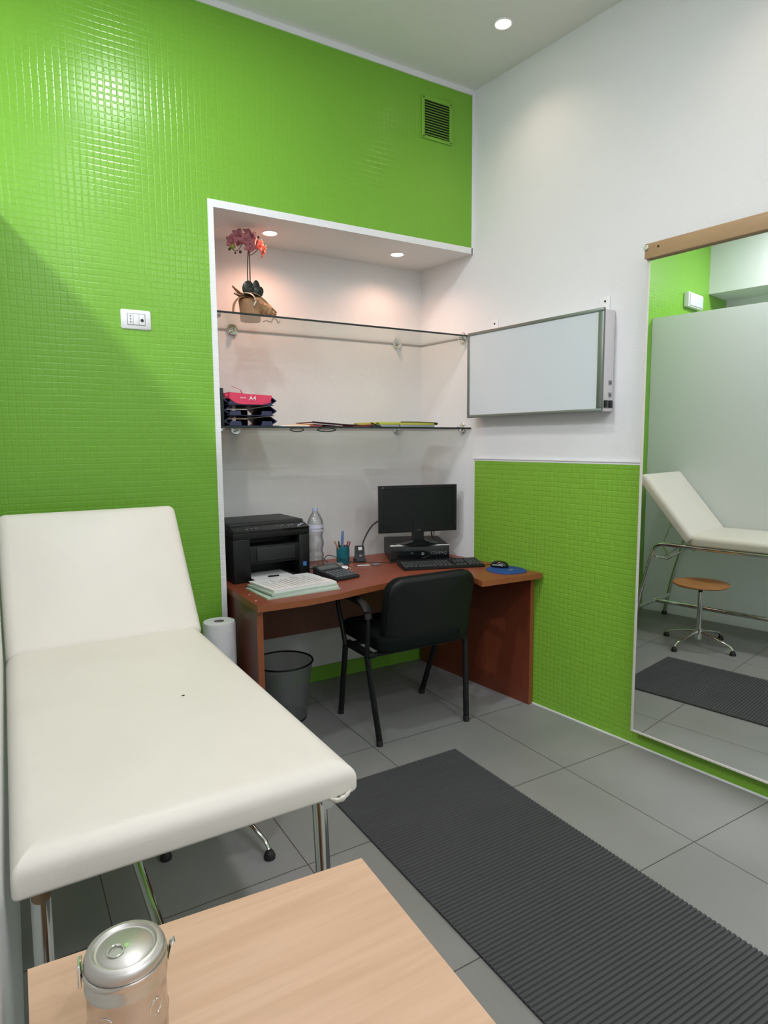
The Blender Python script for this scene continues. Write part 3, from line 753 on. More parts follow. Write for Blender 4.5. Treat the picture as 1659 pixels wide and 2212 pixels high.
bmesh.ops.bevel(g.bm, geom=g.bm.edges[:], offset=0.002, segments=2, affect='EDGES')
pan = g.build('control_panel', 'black_gloss', t)
def on_panel(u, w_): return (u, -0.009 + 0.064 * w_, 0.253 + 0.019 * w_)
for i, (u, ww, sx, mt) in enumerate([(0.075, 0.35, 0.008, 'grey'), (0.10, 0.42, 0.006, 'grey'), (0.125, 0.45, 0.010, 'grey'), (0.235, 0.5, 0.007, 'grey'), (0.252, 0.35, 0.007, 'grey'), (0.27, 0.6, 0.007, 'grey'), (0.30, 0.5, 0.008, 'grey'), (0.318, 0.5, 0.008, 'grey'), (0.345, 0.2, 0.009, 'greycard'), (0.358, 0.45, 0.012, 'cap'), (0.376, 0.62, 0.010, 'greycard')]):
    q = on_panel(u, ww)
    g = G(Matrix.Translation(q) @ Matrix.Rotation(math.atan2(0.019, 0.064), 4, 'X')); g.rr(0, 0, sx * 0.8, 0.0045, 0, 0.0022, rad=0.003, rt=0.001, rb=0.0001, cs=4, seg=2); g.build('button', mt, pan)
g = G(); g.rr(PW / 2, 0.06 + (PD - 0.06) / 2, PW / 2 - 0.001, (PD - 0.06) / 2, 0.2455, PH, rad=0.012, rt=0.012, rb=0.001, seg=4); g.build('scanner_lid', 'darkgrey', t)
g = G(); g.box(0.365, 0.384, -0.0006, 0.0, 0.052, 0.074); g.build('energy_label', 'label_blue', t)
g = G(); g.box(0.10, 0.335, 0.0, 0.16, 0.012, 0.016, bev=0.001); g.build('paper_tray', 'darkgrey', t)
sh = G(Matrix.Translation((0.98 + 0.145, 2.885 + 0.13, DZ + 0.0175)) @ Matrix.Rotation(math.radians(1.5), 4, 'Z'))
sh.box(-0.100, 0.105, -0.12, 0.09, 0, 0.003); o = sh.build('printed_sheets', 'paper', smooth=False)
tag(o, 'white sheets lying in the open paper tray of the printer', 'paper')
g = G(); g.box(-0.02, 0.035, -0.08, -0.07, 0.003, 0.010, bev=0.001)
g.build('tray_stop', 'black', o).location = (0.98 + 0.145, 2.885 + 0.13, DZ + 0.0175)

# ------------------------------------------------------------------ stack of papers
base = Vector((1.145, 2.742, DZ))
rnd = random.Random(3)
def sheet(z0, z1, a, b, dx, dy, rz, mat, name, label, cat, curl=0.0):
    g = G(Matrix.Translation((base.x + dx, base.y + dy, DZ + z0)) @ Matrix.Rotation(rz, 4, 'Z'))
    nx, ny = 12, 8; th = z1 - z0
    top = [[g.v((-a + 2 * a * i / nx, -b + 2 * b * j / ny, th + curl * ((abs(2 * i / nx - 1)) ** 3 * (0.5 + 0.5 * math.sin(j * 1.3)) + 0.3 * math.sin(i * 0.9) * (j / ny)))) for i in range(nx + 1)] for j in range(ny + 1)]
    bot = [[g.v((-a + 2 * a * i / nx, -b + 2 * b * j / ny, 0)) for i in range(nx + 1)] for j in range(ny + 1)]
    for j in range(ny):
        for i in range(nx):
            g.face([top[j][i], top[j][i + 1], top[j + 1][i + 1], top[j + 1][i]]); g.face([bot[j][i], bot[j + 1][i], bot[j + 1][i + 1], bot[j][i + 1]])
    for j in range(ny):
        for i_ in (0, nx): g.face([top[j][i_], top[j + 1][i_], bot[j + 1][i_], bot[j][i_]])
    for i in range(nx):
        for j_ in (0, ny): g.face([top[j_][i], top[j_][i + 1], bot[j_][i + 1], bot[j_][i]])
    return tag(g.build(name, mat, ang=50), label, cat)
sheet(0.0, 0.005, 0.180, 0.132, -0.005, -0.022, math.radians(2), 'paper_green', 'paper_folder', 'pale green folder at the bottom of the paper pile on the desk', 'folder', 0.002)
sheet(0.0055, 0.0095, 0.168, 0.125, 0.012, 0.0, math.radians(4), 'paper', 'paper_bundle', 'thin white bundle between the two green folders of the desk pile', 'paper')
sheet(0.010, 0.0175, 0.170, 0.126, 0.004, 0.0, math.radians(5.5), 'paper_green', 'paper_folder', 'upper pale green folder under the white papers of the desk pile', 'folder', 0.002)
sheet(0.018, 0.027, 0.163, 0.122, 0.010, 0.006, math.radians(6), 'paper', 'paper_bundle', 'thick white paper bundle near the top of the desk pile', 'paper', 0.002)
top = sheet(0.0285, 0.0305, 0.160, 0.122, 0.004, 0.012, math.radians(7), 'paper', 'printed_form', 'printed white form with faint grey lines topping the desk paper pile', 'paper', 0.0015)
g = G(Matrix.Translation((base.x + 0.004, base.y + 0.012, DZ + 0.0313)) @ Matrix.Rotation(math.radians(7), 4, 'Z'))
for i in range(13):
    x = -0.135 + i * 0.021
    g.box(x, x + 0.0016 + 0.004 * rnd.random(), -0.10, 0.02 + 0.075 * rnd.random(), 0.0003, 0.0008)
g.build('printed_lines', 'pale_print', top, smooth=False)

# ------------------------------------------------------------------ bottle
t = thing('water_bottle', 'empty clear plastic water bottle with lilac cap beside the printer', 'bottle', (1.440, 3.105, DZ))
prof = [(0.030, 0.0), (0.041, 0.004), (0.0435, 0.015), (0.042, 0.03), (0.0405, 0.036), (0.0435, 0.044), (0.0435, 0.054), (0.0405, 0.061), (0.0435, 0.070), (0.0430, 0.082), (0.0385, 0.092), (0.0375, 0.10), (0.040, 0.112), (0.0435, 0.128), (0.0435, 0.15), (0.040, 0.166), (0.0375, 0.176), (0.0385, 0.19), (0.0435, 0.205), (0.0435, 0.245), (0.0425, 0.252), (0.0365, 0.272), (0.026, 0.292), (0.016, 0.305), (0.0135, 0.312), (0.0135, 0.322)]
g = G(); g.lathe(prof, n=40, cap1=False); g.build('bottle_body', 'bottle', t, ang=80)
g = G(); g.lathe([(0.0148, 0.312), (0.0152, 0.314), (0.0152, 0.328), (0.0145, 0.3305), (0.001, 0.331)], n=28); g.build('cap', 'cap', t)
g = G()
for z0, z1, a0, a1 in ((0.222, 0.242, 150, 330), (0.206, 0.215, 150, 330)):
    rows = [[(0.0439 * math.cos(math.radians(a)), 0.0439 * math.sin(math.radians(a)), z) for a in range(a0, a1 + 1, 6)] for z in (z0, z1)]
    g.loft(rows, False, False, closed=False)
g.build('bottle_label', 'blabel', t)

# ------------------------------------------------------------------ calculator
t = thing('desk_calculator', 'dark desktop calculator with a tilted display beside the papers', 'calculator', (1.435, 2.855, DZ), math.radians(12))
g = G(); g.loft([[(sx * 0.073, y, z) for sx, y, z in ((-1, y, z0), (1, y, z0), (1, y, z1), (-1, y, z1))] for y, z0, z1 in ((-0.10, 0.003, 0.012), (-0.09, 0.002, 0.016), (0.035, 0.002, 0.030), (0.095, 0.002, 0.048), (0.10, 0.004, 0.044))])
bmesh.ops.bevel(g.bm, geom=[e for e in g.bm.edges], offset=0.002, segments=2, affect='EDGES')
g.build('case', 'darkgrey', t)
CM = Matrix.Translation((0, -0.09, 0.0162)) @ Matrix.Rotation(math.atan2(0.014, 0.125), 4, 'X')
for i in range(6):
    for j in range(4):
        x = -0.055 + i * 0.022; y = 0.014 + j * 0.026
        g = G(CM); g.rr(x, y, 0.0085, 0.0095, 0.0, 0.0045, rad=0.002, rt=0.001, rb=0.0002, cs=2, seg=2); g.build('key', 'key2', t)
g = G(Matrix.Translation((0, 0.04, 0.0312)) @ Matrix.Rotation(math.atan2(0.018, 0.06), 4, 'X')); g.box(-0.060, 0.060, 0.008, 0.048, 0, 0.0012); g.build('display', 'lcd', t)

# ------------------------------------------------------------------ small stuff on the desk
t = thing('spectacle_case', 'small grey oval case with a black cable loop behind the calculator', 'case', (1.535, 3.085, DZ), math.radians(-15))
g = G(); g.rr(0, 0, 0.055, 0.026, 0, 0.022, rad=0.02, rt=0.010, rb=0.004, dome=0.002); g.build('case_body', 'grey', t)
g = G(); g.tube(smooth_path([(-0.03, 0.0, 0.026), (-0.045, 0.02, 0.045), (-0.02, 0.03, 0.062), (0.03, 0.025, 0.045), (0.075, 0.015, 0.03)], 6), 0.0022, 8); g.build('cable_loop', 'black_rubber', t)
def crumple(name, label, cat, loc, sx, sy, h, mat, rz=0.0, seed=1):
    rd = random.Random(seed); g = G(Matrix.Translation(loc) @ Matrix.Rotation(rz, 4, 'Z'))
    n = 6; vs = [[None] * (n + 1) for _ in range(n + 1)]
    for i in range(n + 1):
        for j in range(n + 1):
            vs[i][j] = g.v(((i / n - 0.5) * sx + rd.uniform(-1, 1) * sx * 0.05, (j / n - 0.5) * sy + rd.uniform(-1, 1) * sy * 0.05, 0.001 + h * rd.random()))
    for i in range(n):
        for j in range(n): g.face([vs[i][j], vs[i + 1][j], vs[i + 1][j + 1], vs[i][j + 1]])
    o = g.build(name, mat, ang=20)
    sm = o.modifiers.new('thickness', 'SOLIDIFY'); sm.thickness = 0.0008
    return tag(o, label, cat)
crumple('crumpled_tissue', 'small crumpled white tissue beside the pen cup', 'tissue', (1.560, 3.015, DZ), 0.055, 0.06, 0.012, 'paper', 0.3, 4)
crumple('torn_note', 'torn scrap of white paper behind the calculator', 'paper', (1.475, 3.02, DZ), 0.05, 0.04, 0.008, 'paper', 0.9, 9)
g = G(Matrix.Translation((1.690, 3.03, DZ)) @ Matrix.Rotation(-0.3, 4, 'Z')); g.box(-0.035, 0.035, -0.012, 0.012, 0.0005, 0.006, bev=0.002)
tag(g.build('silver_stapler_refill', 'silver'), 'small silver metal strip lying in front of the card reader', 'office supply')
g = G(Matrix.Translation((1.752, 2.995, DZ)) @ Matrix.Rotation(-0.2, 4, 'Z')); g.box(-0.022, 0.022, -0.010, 0.010, 0.0005, 0.012, bev=0.003)
tag(g.build('clear_usb_stick', 'grey'), 'short grey stick beside the silver strip on the desk', 'office supply')

t = thing('pen_cup', 'translucent teal pen cup holding pens and pencils', 'pen holder', (1.622, 3.140, DZ))
g = G(); g.lathe([(0.034, 0.0), (0.036, 0.003), (0.037, 0.10), (0.0355, 0.10), (0.0345, 0.005), (0.001, 0.004)], n=28, cap1=False); g.build('cup', 'teal', t, ang=50)
pens = [('pencil', 'brown pencil leaning left in the teal cup', 'pencil', 'pencil', (0.012, -0.004), (-0.058, -0.014, 0.135), 0.0045),
        ('ruler_pen', 'tall pale blue pen standing highest in the teal cup', 'pen', 'penblue', (-0.003, 0.012), (0.006, 0.012, 0.185), 0.0075),
        ('pencil', 'dark green pencil standing upright in the teal cup', 'pencil', 'leaf', (-0.01, 0.0), (-0.024, 0.004, 0.13), 0.0042),
        ('marker_pen', 'grey marker leaning across the front of the teal cup', 'pen', 'grey', (0.024, -0.018), (-0.016, -0.016, 0.118), 0.0055),
        ('ballpoint_pen', 'red ballpoint pen leaning right in the teal cup', 'pen', 'red', (0.0, 0.004), (0.034, 0.0, 0.128), 0.0042),
        ('ballpoint_pen', 'dark red pen beside the red one in the teal cup', 'pen', 'maroon', (0.005, -0.006), (0.042, -0.008, 0.124), 0.0040),
        ('scissors_handle', 'dark teal rounded handle of scissors in the teal cup', 'scissors', 'navy', (0.015, 0.0), (0.020, 0.004, 0.105), 0.011)]
for nm, lb, ct, mt, b0, b1, rr_ in pens:
    g = G(Matrix.Translation((1.622, 3.140, DZ)))
    p0 = Vector((b0[0], b0[1], 0.008)); p1 = Vector(b1); d = (p1 - p0)
    g.tube([p0, p0 + d * 0.06, p0 + d * 0.94, p1], [rr_ * 0.4, rr_, rr_, rr_ * 0.6], 10)
    tag(g.build(nm, mt), lb, ct)

t = thing('card_reader', 'small upright black card reader with a white sticker', 'card reader', (1.733, 3.150, DZ), math.radians(-8))
g = G(); g.loft([[(x, y, z) for x, y in ((-w1, -d1), (w1, -d1), (w1, d1), (-w1, d1))] for w1, d1, z in ((0.029, 0.028, 0), (0.029, 0.028, 0.012), (0.0265, 0.016, 0.03), (0.0255, 0.012, 0.088), (0.022, 0.009, 0.092))])
bmesh.ops.bevel(g.bm, geom=g.bm.edges[:], offset=0.0015, segments=2, affect='EDGES')
g.build('reader_body', 'black_gloss', t)
g = G(); g.box(-0.012, 0.010, -0.0140, -0.0126, 0.068, 0.086); g.build('white_sticker', 'paper', t)
g = G(Matrix.Translation((0, -0.0165, 0.036)) @ Matrix.Rotation(PI / 2, 4, 'X')); g.rr(0, 0, 0.009, 0.005, 0, 0.0016, rad=0.004, rt=0.0005, rb=0.0001, cs=3, seg=1); g.build('reader_logo', 'greycard', t)
g = G(); g.tube(smooth_path([(1.757, 3.165, DZ + 0.05), (1.79, 3.20, DZ + 0.11), (1.845, 3.20, DZ + 0.19), (1.90, 3.16, DZ + 0.235), (1.97, 3.10, DZ + 0.27)], 8), 0.0042, 10)
tag(g.build('black_cable', 'black_rubber'), 'thick black cable rising from the card reader behind the monitor', 'cable')
g = G(); g.tube(smooth_path([(1.66, 3.19, DZ + 0.003), (1.70, 3.12, DZ + 0.003), (1.755, 3.085, DZ + 0.003), (1.82, 3.04, DZ + 0.003), (1.845, 3.00, DZ + 0.003), (1.87, 2.975, DZ + 0.003)], 8), 0.0016, 8)
tag(g.build('thin_cable', 'black_rubber'), 'thin black cable lying across the desk in front of the computer', 'cable')

# ------------------------------------------------------------------ computer
pa = math.atan2(2.878 - 3.020, 2.165 - 1.858)
t = thing('desktop_computer', 'black flat desktop computer under the monitor', 'computer', (1.858, 3.020, DZ), pa)
g = G(); g.box(0.003, 0.335, 0.012, 0.340, 0.003, 0.098, bev=0.002); g.build('case', 'darkgrey', t)
g = G(); g.box(0, 0.338, 0.0, 0.0119, 0.002, 0.090, bev=0.003); fb = g.build('front_bezel', 'black_gloss', t)
g = G(); g.box(0, 0.338, -0.002, 0.0119, 0.0905, 0.0975, bev=0.002); g.build('silver_strip', 'silver', t)
g = G(); g.cyl((0.186, -0.0015, 0.047), (0.186, 0.001, 0.047), 0.0085, n=20)
g.build('maker_badge', 'greycard', fb)
g = G(); g.tube([(0.186 + 0.0042 * math.cos(a), -0.0018, 0.047 + 0.0042 * math.sin(a)) for a in [2 * PI * i / 14 for i in range(14)]], 0.0012, 6, closed=True); g.build('badge_ring', 'hole', fb)
text_obj('bezel_lettering', 'COMPAQ', 0.022, 'grey', fb, Matrix.Translation((0.278, -0.0008, 0.050)) @ Matrix.Rotation(PI / 2, 4, 'X'))
for x, z in ((0.098, 0.075), (0.145, 0.076), (0.125, 0.052)):
    g = G(); g.box(x - 0.006, x + 0.006, -0.0008, 0.001, z - 0.002, z + 0.002); g.build('port', 'grey', fb)
g = G(); g.tube([(0.178, -0.001, 0.022), (0.20, -0.001, 0.027), (0.225, -0.001, 0.036)], 0.0009, 6); g.build('bezel_mark', 'grey', fb)
g = G(Matrix.Rotation(0, 4, 'Z')); g.box(0.04, 0.068, 0.03, 0.038, 0.0985, 0.1); g.build('case_sticker', 'silver', t)

# ------------------------------------------------------------------ monitor
ma = math.radians(-14.9)
t = thing('computer_monitor', 'black widescreen monitor standing on the desktop computer', 'monitor', (2.030, 2.992, DZ + 0.0985), ma)
ZB = 0.886 - (DZ + 0.0985)
g = G()
W2 = 0.2325; HH = 0.266
def mring(yy, ins, b=0.0): return [(-W2 + ins, yy, ZB + ins), (W2 - ins, yy, ZB + ins), (W2 - ins, yy, ZB + HH - ins), (-W2 + ins, yy, ZB + HH - ins)]
g.loft([mring(-0.008, 0.003), mring(-0.005, 0.0), mring(0.018, 0.0), mring(0.03, 0.03), mring(0.045, 0.07)], cap0=False)
rv = [[g.v(p) for p in r] for r in (mring(-0.008, 0.003), [(-W2 + 0.018, -0.0095, ZB + 0.030), (W2 - 0.018, -0.0095, ZB + 0.030), (W2 - 0.018, -0.0095, ZB + HH - 0.016), (-W2 + 0.018, -0.0095, ZB + HH - 0.016)], [(-W2 + 0.020, -0.005, ZB + 0.032), (W2 - 0.020, -0.005, ZB + 0.032), (W2 - 0.020, -0.005, ZB + HH - 0.018), (-W2 + 0.020, -0.005, ZB + HH - 0.018)])]
for a_, b_ in zip(rv, rv[1:]):
    for i in range(4): g.face([a_[i], a_[(i + 1) % 4], b_[(i + 1) % 4], b_[i]])
bz = g.build('bezel', 'black', t, ang=25)
g = G(); g.box(-W2 + 0.019, W2 - 0.019, -0.0062, -0.0045, ZB + 0.031, ZB + HH - 0.017); g.build('screen', 'screen', t, smooth=False)
g = G(); g.box(-0.012, 0.012, -0.0100, -0.0092, ZB + 0.010, ZB + 0.016); g.build('monitor_badge', 'greycard', bz)
g = G(); g.box(-W2 + 0.018, -W2 + 0.026, -0.0098, -0.009, ZB + HH - 0.012, ZB + HH - 0.008); g.build('corner_label', 'greycard', bz)
g = G(); g.loft([[(x, y, z) for x, y in ((-a_, -0.010), (a_, -0.010), (a_, 0.03), (-a_, 0.03))] for a_, z in ((0.036, 0.018), (0.030, 0.035), (0.030, ZB + 0.06))]); g.build('stand_neck', 'black', t, ang=50)
g = G(); n = 28
def ov(a_, b_, z): return [(a_ * math.cos(2 * PI * i / n), -0.02 + b_ * math.sin(2 * PI * i / n), z) for i in range(n)]
g.loft([ov(0.108, 0.078, 0.0005), ov(0.109, 0.079, 0.004), ov(0.10, 0.07, 0.009), ov(0.06, 0.042, 0.016), ov(0.036, 0.028, 0.026)]); g.build('stand_foot', 'black_gloss', t, ang=50)
g = G(); g.tube(smooth_path([(0.09, 0.03, ZB + 0.02), (0.095, 0.04, 0.045), (0.11, 0.055, 0.02), (0.14, 0.05, 0.006)], 6), 0.003, 8); g.build('signal_cable', 'black_rubber', t)
g = G(); g.tube(smooth_path([(0.098, 0.05, ZB + 0.01), (0.118, 0.06, 0.05), (0.112, 0.06, 0.03), (0.10, 0.06, 0.05)], 6), 0.0035, 8); g.build('white_plug_cable', 'greycard', t)

# ------------------------------------------------------------------ keyboard
t = thing('computer_keyboard', 'black keyboard lying in front of the computer', 'keyboard', (2.040, 2.790, DZ), math.radians(-19.7))
g = G(); g.loft([[(-0.226, y, z0), (0.226, y, z0), (0.226, y, z1), (-0.226, y, z1)] for y, z0, z1 in ((-0.085, 0.001, 0.010), (-0.08, 0.001, 0.014), (0.078, 0.001, 0.026), (0.083, 0.002, 0.022))])
bmesh.ops.bevel(g.bm, geom=g.bm.edges[:], offset=0.003, segments=2, affect='EDGES')
g.build('keyboard_body', 'black', t)
KM = Matrix.Translation((0, -0.080, 0.0143)) @ Matrix.Rotation(math.atan2(0.012, 0.158), 4, 'X')
me_k = None; cnt = 0
def key(x, y, wd):
    global me_k, cnt
    if me_k is None:
        g = G(); g.loft([[(-a_, -a_, z), (a_, -a_, z), (a_, a_, z), (-a_, a_, z)] for a_, z in ((0.0086, 0), (0.0084, 0.002), (0.0068, 0.006))])
        me_k = g.build('key', 'key', t, smooth=False); o = me_k
    else:
        o = me_k.copy(); COL.objects.link(o)
    o.matrix_local = KM @ Matrix.Translation((x, y, 0)) @ Matrix.Scale(wd, 4, (1, 0, 0)); cnt += 1
for j in range(5):
    y = 0.018 + j * 0.0195 + (0.006 if j == 4 else 0)
    if j == 0:
        for x, wd in ((-0.208, 1.3), (-0.182, 1.2), (-0.157, 1.2), (-0.088, 6.2), (-0.018, 1.2), (0.008, 1.2), (0.034, 1.3)): key(x, y, wd)
    else:
        for i in range(13): key(-0.210 + i * 0.0203, y, 1.0)
    for i in range(3): 
        if j in (0, 3, 4): key(0.078 + i * 0.0203, y, 1.0)
    for i in range(4): key(0.148 + i * 0.0203, y, 1.0)

# ------------------------------------------------------------------ mouse mat and mouse
t = thing('mouse_mat', 'rounded dark blue mouse mat at the right end of the desk', 'mouse mat', (2.258, 2.505, DZ), math.radians(-10))
g = G(); n = 40
def pad(k, z): return [(0.100 * k * math.cos(a), (0.115 + 0.012 * math.cos(2 * a)) * k * math.sin(a), z) for a in [2 * PI * i / n for i in range(n)]]
g.loft([pad(1.0, 0.0004), pad(1.0, 0.0035), pad(0.985, 0.0042)]); g.build('fabric_pad', 'blue', t)
g = G(Matrix.Translation((0.02, -0.015, 0.0043)) @ Matrix.Rotation(0.5, 4, 'Z')); g.box(-0.018, 0.018, -0.005, 0.005, 0, 0.0005); g.build('printed_mark', 'greycard', t)
t = thing('computer_mouse', 'black computer mouse resting on the blue mat', 'mouse', (2.272, 2.575, DZ + 0.0043), math.radians(25))
g = G(); rings = []
for z, k in ((0.0, 0.93), (0.006, 1.0), (0.014, 0.97), (0.022, 0.86), (0.029, 0.66), (0.033, 0.40), (0.0345, 0.12)):
    rings.append([(0.030 * k * math.cos(a), 0.052 * k * math.sin(a) + 0.002 * (1 - k), z + (0.0 if z < 0.01 else -0.06 * (0.05 * k * math.sin(a)))) for a in [2 * PI * i / 28 for i in range(28)]])
g.loft(rings); g.build('mouse_shell', 'black_gloss', t, ang=60)
g = G(Matrix.Translation((0, 0.026, 0.0275))); g.cyl((-0.003, 0, 0), (0.003, 0, 0), 0.006, n=16); g.build('scroll_wheel', 'grey', t)
for sx in (-1, 1):
    g = G(); g.tube([(sx * 0.0265, 0.03, 0.013), (sx * 0.0285, 0.0, 0.015), (sx * 0.0265, -0.03, 0.013)], 0.0028, 8); g.build('side_strip', 'greycard', t)
g = G(); g.tube(smooth_path([(2.255, 2.625, DZ + 0.012), (2.235, 2.68, DZ + 0.004), (2.24, 2.78, DZ + 0.003), (2.235, 2.90, DZ + 0.003), (2.24, 3.0, DZ + 0.003)], 8), 0.0016, 8)
tag(g.build('mouse_cable', 'black_rubber'), 'thin mouse cable running along the wall past the keyboard', 'cable')

# ------------------------------------------------------------------ visitor chair
t = thing('office_chair', 'black fabric visitor chair with armrests pulled up to the desk', 'chair', (1.690, 2.62, 0))
def PC(x, y, z): return (x - 1.690, y - 2.62, z)
for sx, fx0, fx1, xa in ((-1, 1.431, 1.444, 1.402), (1, 1.937, 1.952, 1.975)):
    xi = xa + (0.035 if sx < 0 else -0.035)
    g = G(); g.tube([PC(xa, 2.700, 0.42), PC((xa + fx1) / 2, 2.77, 0.22), PC(fx1, 2.842, 0.02)], 0.0145, 12, flat=0.62); lg = g.build('leg', 'black', t)
    g = G(); g.cyl(PC(fx1, 2.844, 0.0), PC(fx1, 2.840, 0.026), 0.0155, 0.0155, 12); g.build('foot_cap', 'black_rubber', lg)
    g = G(); g.tube([PC(xa, 2.49, 0.42), PC((xa + fx0) / 2, 2.46, 0.22), PC(fx0, 2.430, 0.02)], 0.0145, 12, flat=0.62); lg = g.build('leg', 'black', t)
    g = G(); g.cyl(PC(fx0, 2.428, 0.0), PC(fx0, 2.432, 0.026), 0.0155, 0.0155, 12); g.build('foot_cap', 'black_rubber', lg)
    path = [PC(xa, 2.700, 0.41), PC(xa, 2.735, 0.50), PC(xa, 2.775, 0.60), PC(xa, 2.765, 0.640), PC(xa, 2.72, 0.652), PC(xa, 2.62, 0.655), PC(xa, 2.54, 0.650), PC(xa, 2.495, 0.625), PC(xa, 2.478, 0.58), PC(xa, 2.482, 0.50), PC(xa, 2.49, 0.41)]
    g = G(); g.tube(smooth_path(path, 5), 0.0115, 12); g.build('arm_frame', 'black', t)
    pp = smooth_path([PC(xa, 2.77, 0.655), PC(xa, 2.70, 0.666), PC(xa, 2.60, 0.668), PC(xa, 2.53, 0.662), PC(xa, 2.485, 0.635), PC(xa, 2.468, 0.595)], 5)
    g = G(); g.tube(pp, 0.021, 14, flat=0.45, up=(0, 0.4, 1)); g.build('arm_pad', 'black', t)
    g = G(); g.box(min(xa, xi) - 1.690, max(xa, xi) - 1.690, 2.47 - 2.62, 2.72 - 2.62, 0.405, 0.43, bev=0.003); g.build('side_bracket', 'black', t)
for yy in (2.50, 2.70):
    g = G(); g.tube([PC(1.40, yy, 0.412), PC(1.98, yy, 0.412)], 0.0125, 12); g.build('seat_bar', 'black', t)
g = G(); g.rr(0.0, 0.030, 0.236, 0.222, 0.428, 0.498, rad=0.06, rt=0.024, rb=0.012, dome=0.008, seg=5); g.build('seat', 'black_soft', t, ang=60)
# backrest, leaning back and slightly wrapped round
g = G()
BX, BZ0, BZ1 = 0.250, 0.410, 0.778
def back_ring(k, yoff, exp=0.0):
    pts = []
    n4 = 9; a_ = BX * k + exp; b_ = (BZ1 - BZ0) / 2 * k + exp; r_ = 0.075 * k
    for q, (sx, sz) in enumerate(((1, 1), (-1, 1), (-1, -1), (1, -1))):
        for i in range(n4):
            tt = (q + i / (n4 - 1)) * PI / 2
            x = sx * (a_ - r_) + r_ * math.cos(tt); z = sz * (b_ - r_) + r_ * math.sin(tt)
            zz = z + (BZ0 + BZ1) / 2
            y = -0.155 - (zz - 0.45) * 0.17 + 0.32 * x * x + yoff
            pts.append((x + 0.038, y, zz))
    return pts
g.loft([back_ring(0.25, -0.030), back_ring(0.86, -0.030), back_ring(0.95, -0.027), back_ring(0.985, -0.018), back_ring(0.985, -0.006)]); g.build('back_shell', 'black', t, ang=60)
g = G(); g.loft([back_ring(0.97, -0.012), back_ring(1.0, -0.004), back_ring(1.0, 0.024), back_ring(0.975, 0.036), back_ring(0.93, 0.043), back_ring(0.3, 0.047)]); g.build('backrest', 'black_soft', t, ang=60)
for sx in (-1, 1):
    g = G(); g.tube([(sx * 0.15, -0.08, 0.412), (sx * 0.15, -0.145, 0.422), (sx * 0.15, -0.160, 0.46)], 0.014, 12, flat=0.6, up=(0, 1, 0.1)); g.build('back_support', 'black', t)

# ------------------------------------------------------------------ waste basket
t = thing('waste_basket', 'dark wire mesh waste basket on the floor under the desk', 'waste basket', (1.175, 2.955, 0))
n = 48
def uvc(co, f): return (math.atan2(co.y, co.x) * 0.135, co.z)
g = G(); g.lathe([(0.114, 0.006), (0.150, 0.298)], n=n, cap0=False, cap1=False)
bmsh = g.build('mesh_wall', 'wire', t, uv=uvc)
g = G(); g.tube([(0.151 * math.cos(2 * PI * i / n), 0.151 * math.sin(2 * PI * i / n), 0.298) for i in range(n)], 0.0045, 10, closed=True); g.build('rim', 'black', t)
g = G(); g.lathe([(0.113, 0.0), (0.116, 0.004), (0.115, 0.014), (0.10, 0.012), (0.001, 0.012)], n=n); g.build('base', 'darkgrey', t)

# ------------------------------------------------------------------ orchid
OX, OY = 1.105, 3.085
t = thing('potted_orchid', 'artificial pink orchid in a pot wrapped in brown paper', 'orchid', (OX, OY, ZS1))
g = G(); g.lathe([(0.046, 0.0), (0.049, 0.004), (0.050, 0.04), (0.056, 0.098), (0.052, 0.102), (0.001, 0.098)], n=28); g.build('wrapped_pot', 'kraft', t, ang=50)
def flap(pts, wd, mat, name='paper_flap'):
    g = G(); c = smooth_path(pts, 5); k = len(c)
    rows = []
    for i, p_ in enumerate(c):
        d = (c[min(i + 1, k - 1)] - c[max(i - 1, 0)]).normalized(); side = d.cross(Vector((0, 0, 1)))
        if side.length < 0.1: side = Vector((0, 1, 0))
        side.normalize(); wv = wd[0] + (wd[1] - wd[0]) * i / (k - 1)
        up_ = side.cross(d)
        rows.append([p_ - side * wv, p_ - side * wv * 0.4 + up_ * 0.006, p_ + side * wv * 0.4 + up_ * 0.006, p_ + side * wv])
    rv = [[g.v(q) for q in r_] for r_ in rows]
    for a_, b_ in zip(rv, rv[1:]):
        for i in range(3): g.face([a_[i], a_[i + 1], b_[i + 1], b_[i]])
    o = g.build(name, mat, t, ang=30); sm = o.modifiers.new('thickness', 'SOLIDIFY'); sm.thickness = 0.0012
    return o
g = G(); g.tube(smooth_path([(-0.012, 0, 0.078), (0.030, -0.006, 0.082), (0.066, -0.012, 0.068), (0.100, -0.014, 0.050), (0.126, -0.014, 0.040)], 4), [0.036, 0.039, 0.041, 0.042, 0.042, 0.041, 0.039, 0.037, 0.034, 0.031, 0.027, 0.024, 0.020, 0.017, 0.013, 0.009, 0.004], 14)
for v in g.bm.verts: v.co += Vector((random.uniform(-1, 1), random.uniform(-1, 1), random.uniform(-1, 1))) * 0.0035
g.build('paper_lobe', 'kraft', t, ang=15)
flap([(-0.035, 0.0, 0.118), (0.010, -0.012, 0.128), (0.050, -0.016, 0.112), (0.090, -0.016, 0.082), (0.130, -0.014, 0.050)], (0.040, 0.006), 'kraft_in')
flap([(-0.040, -0.02, 0.122), (-0.010, -0.050, 0.116), (0.004, -0.058, 0.090), (0.002, -0.058, 0.062)], (0.040, 0.010), 'kraft_in')
flap([(0.0, 0, 0.105), (-0.045, 0, 0.125), (-0.088, 0.0, 0.158)], (0.042, 0.003), 'kraft')
flap([(-0.01, 0, 0.09), (-0.05, -0.01, 0.112), (-0.084, -0.01, 0.122)], (0.032, 0.003), 'kraft')
flap([(0.0, -0.01, 0.085), (-0.05, -0.015, 0.104), (-0.082, -0.015, 0.075), (-0.090, -0.015, 0.025)], (0.036, 0.005), 'kraft')
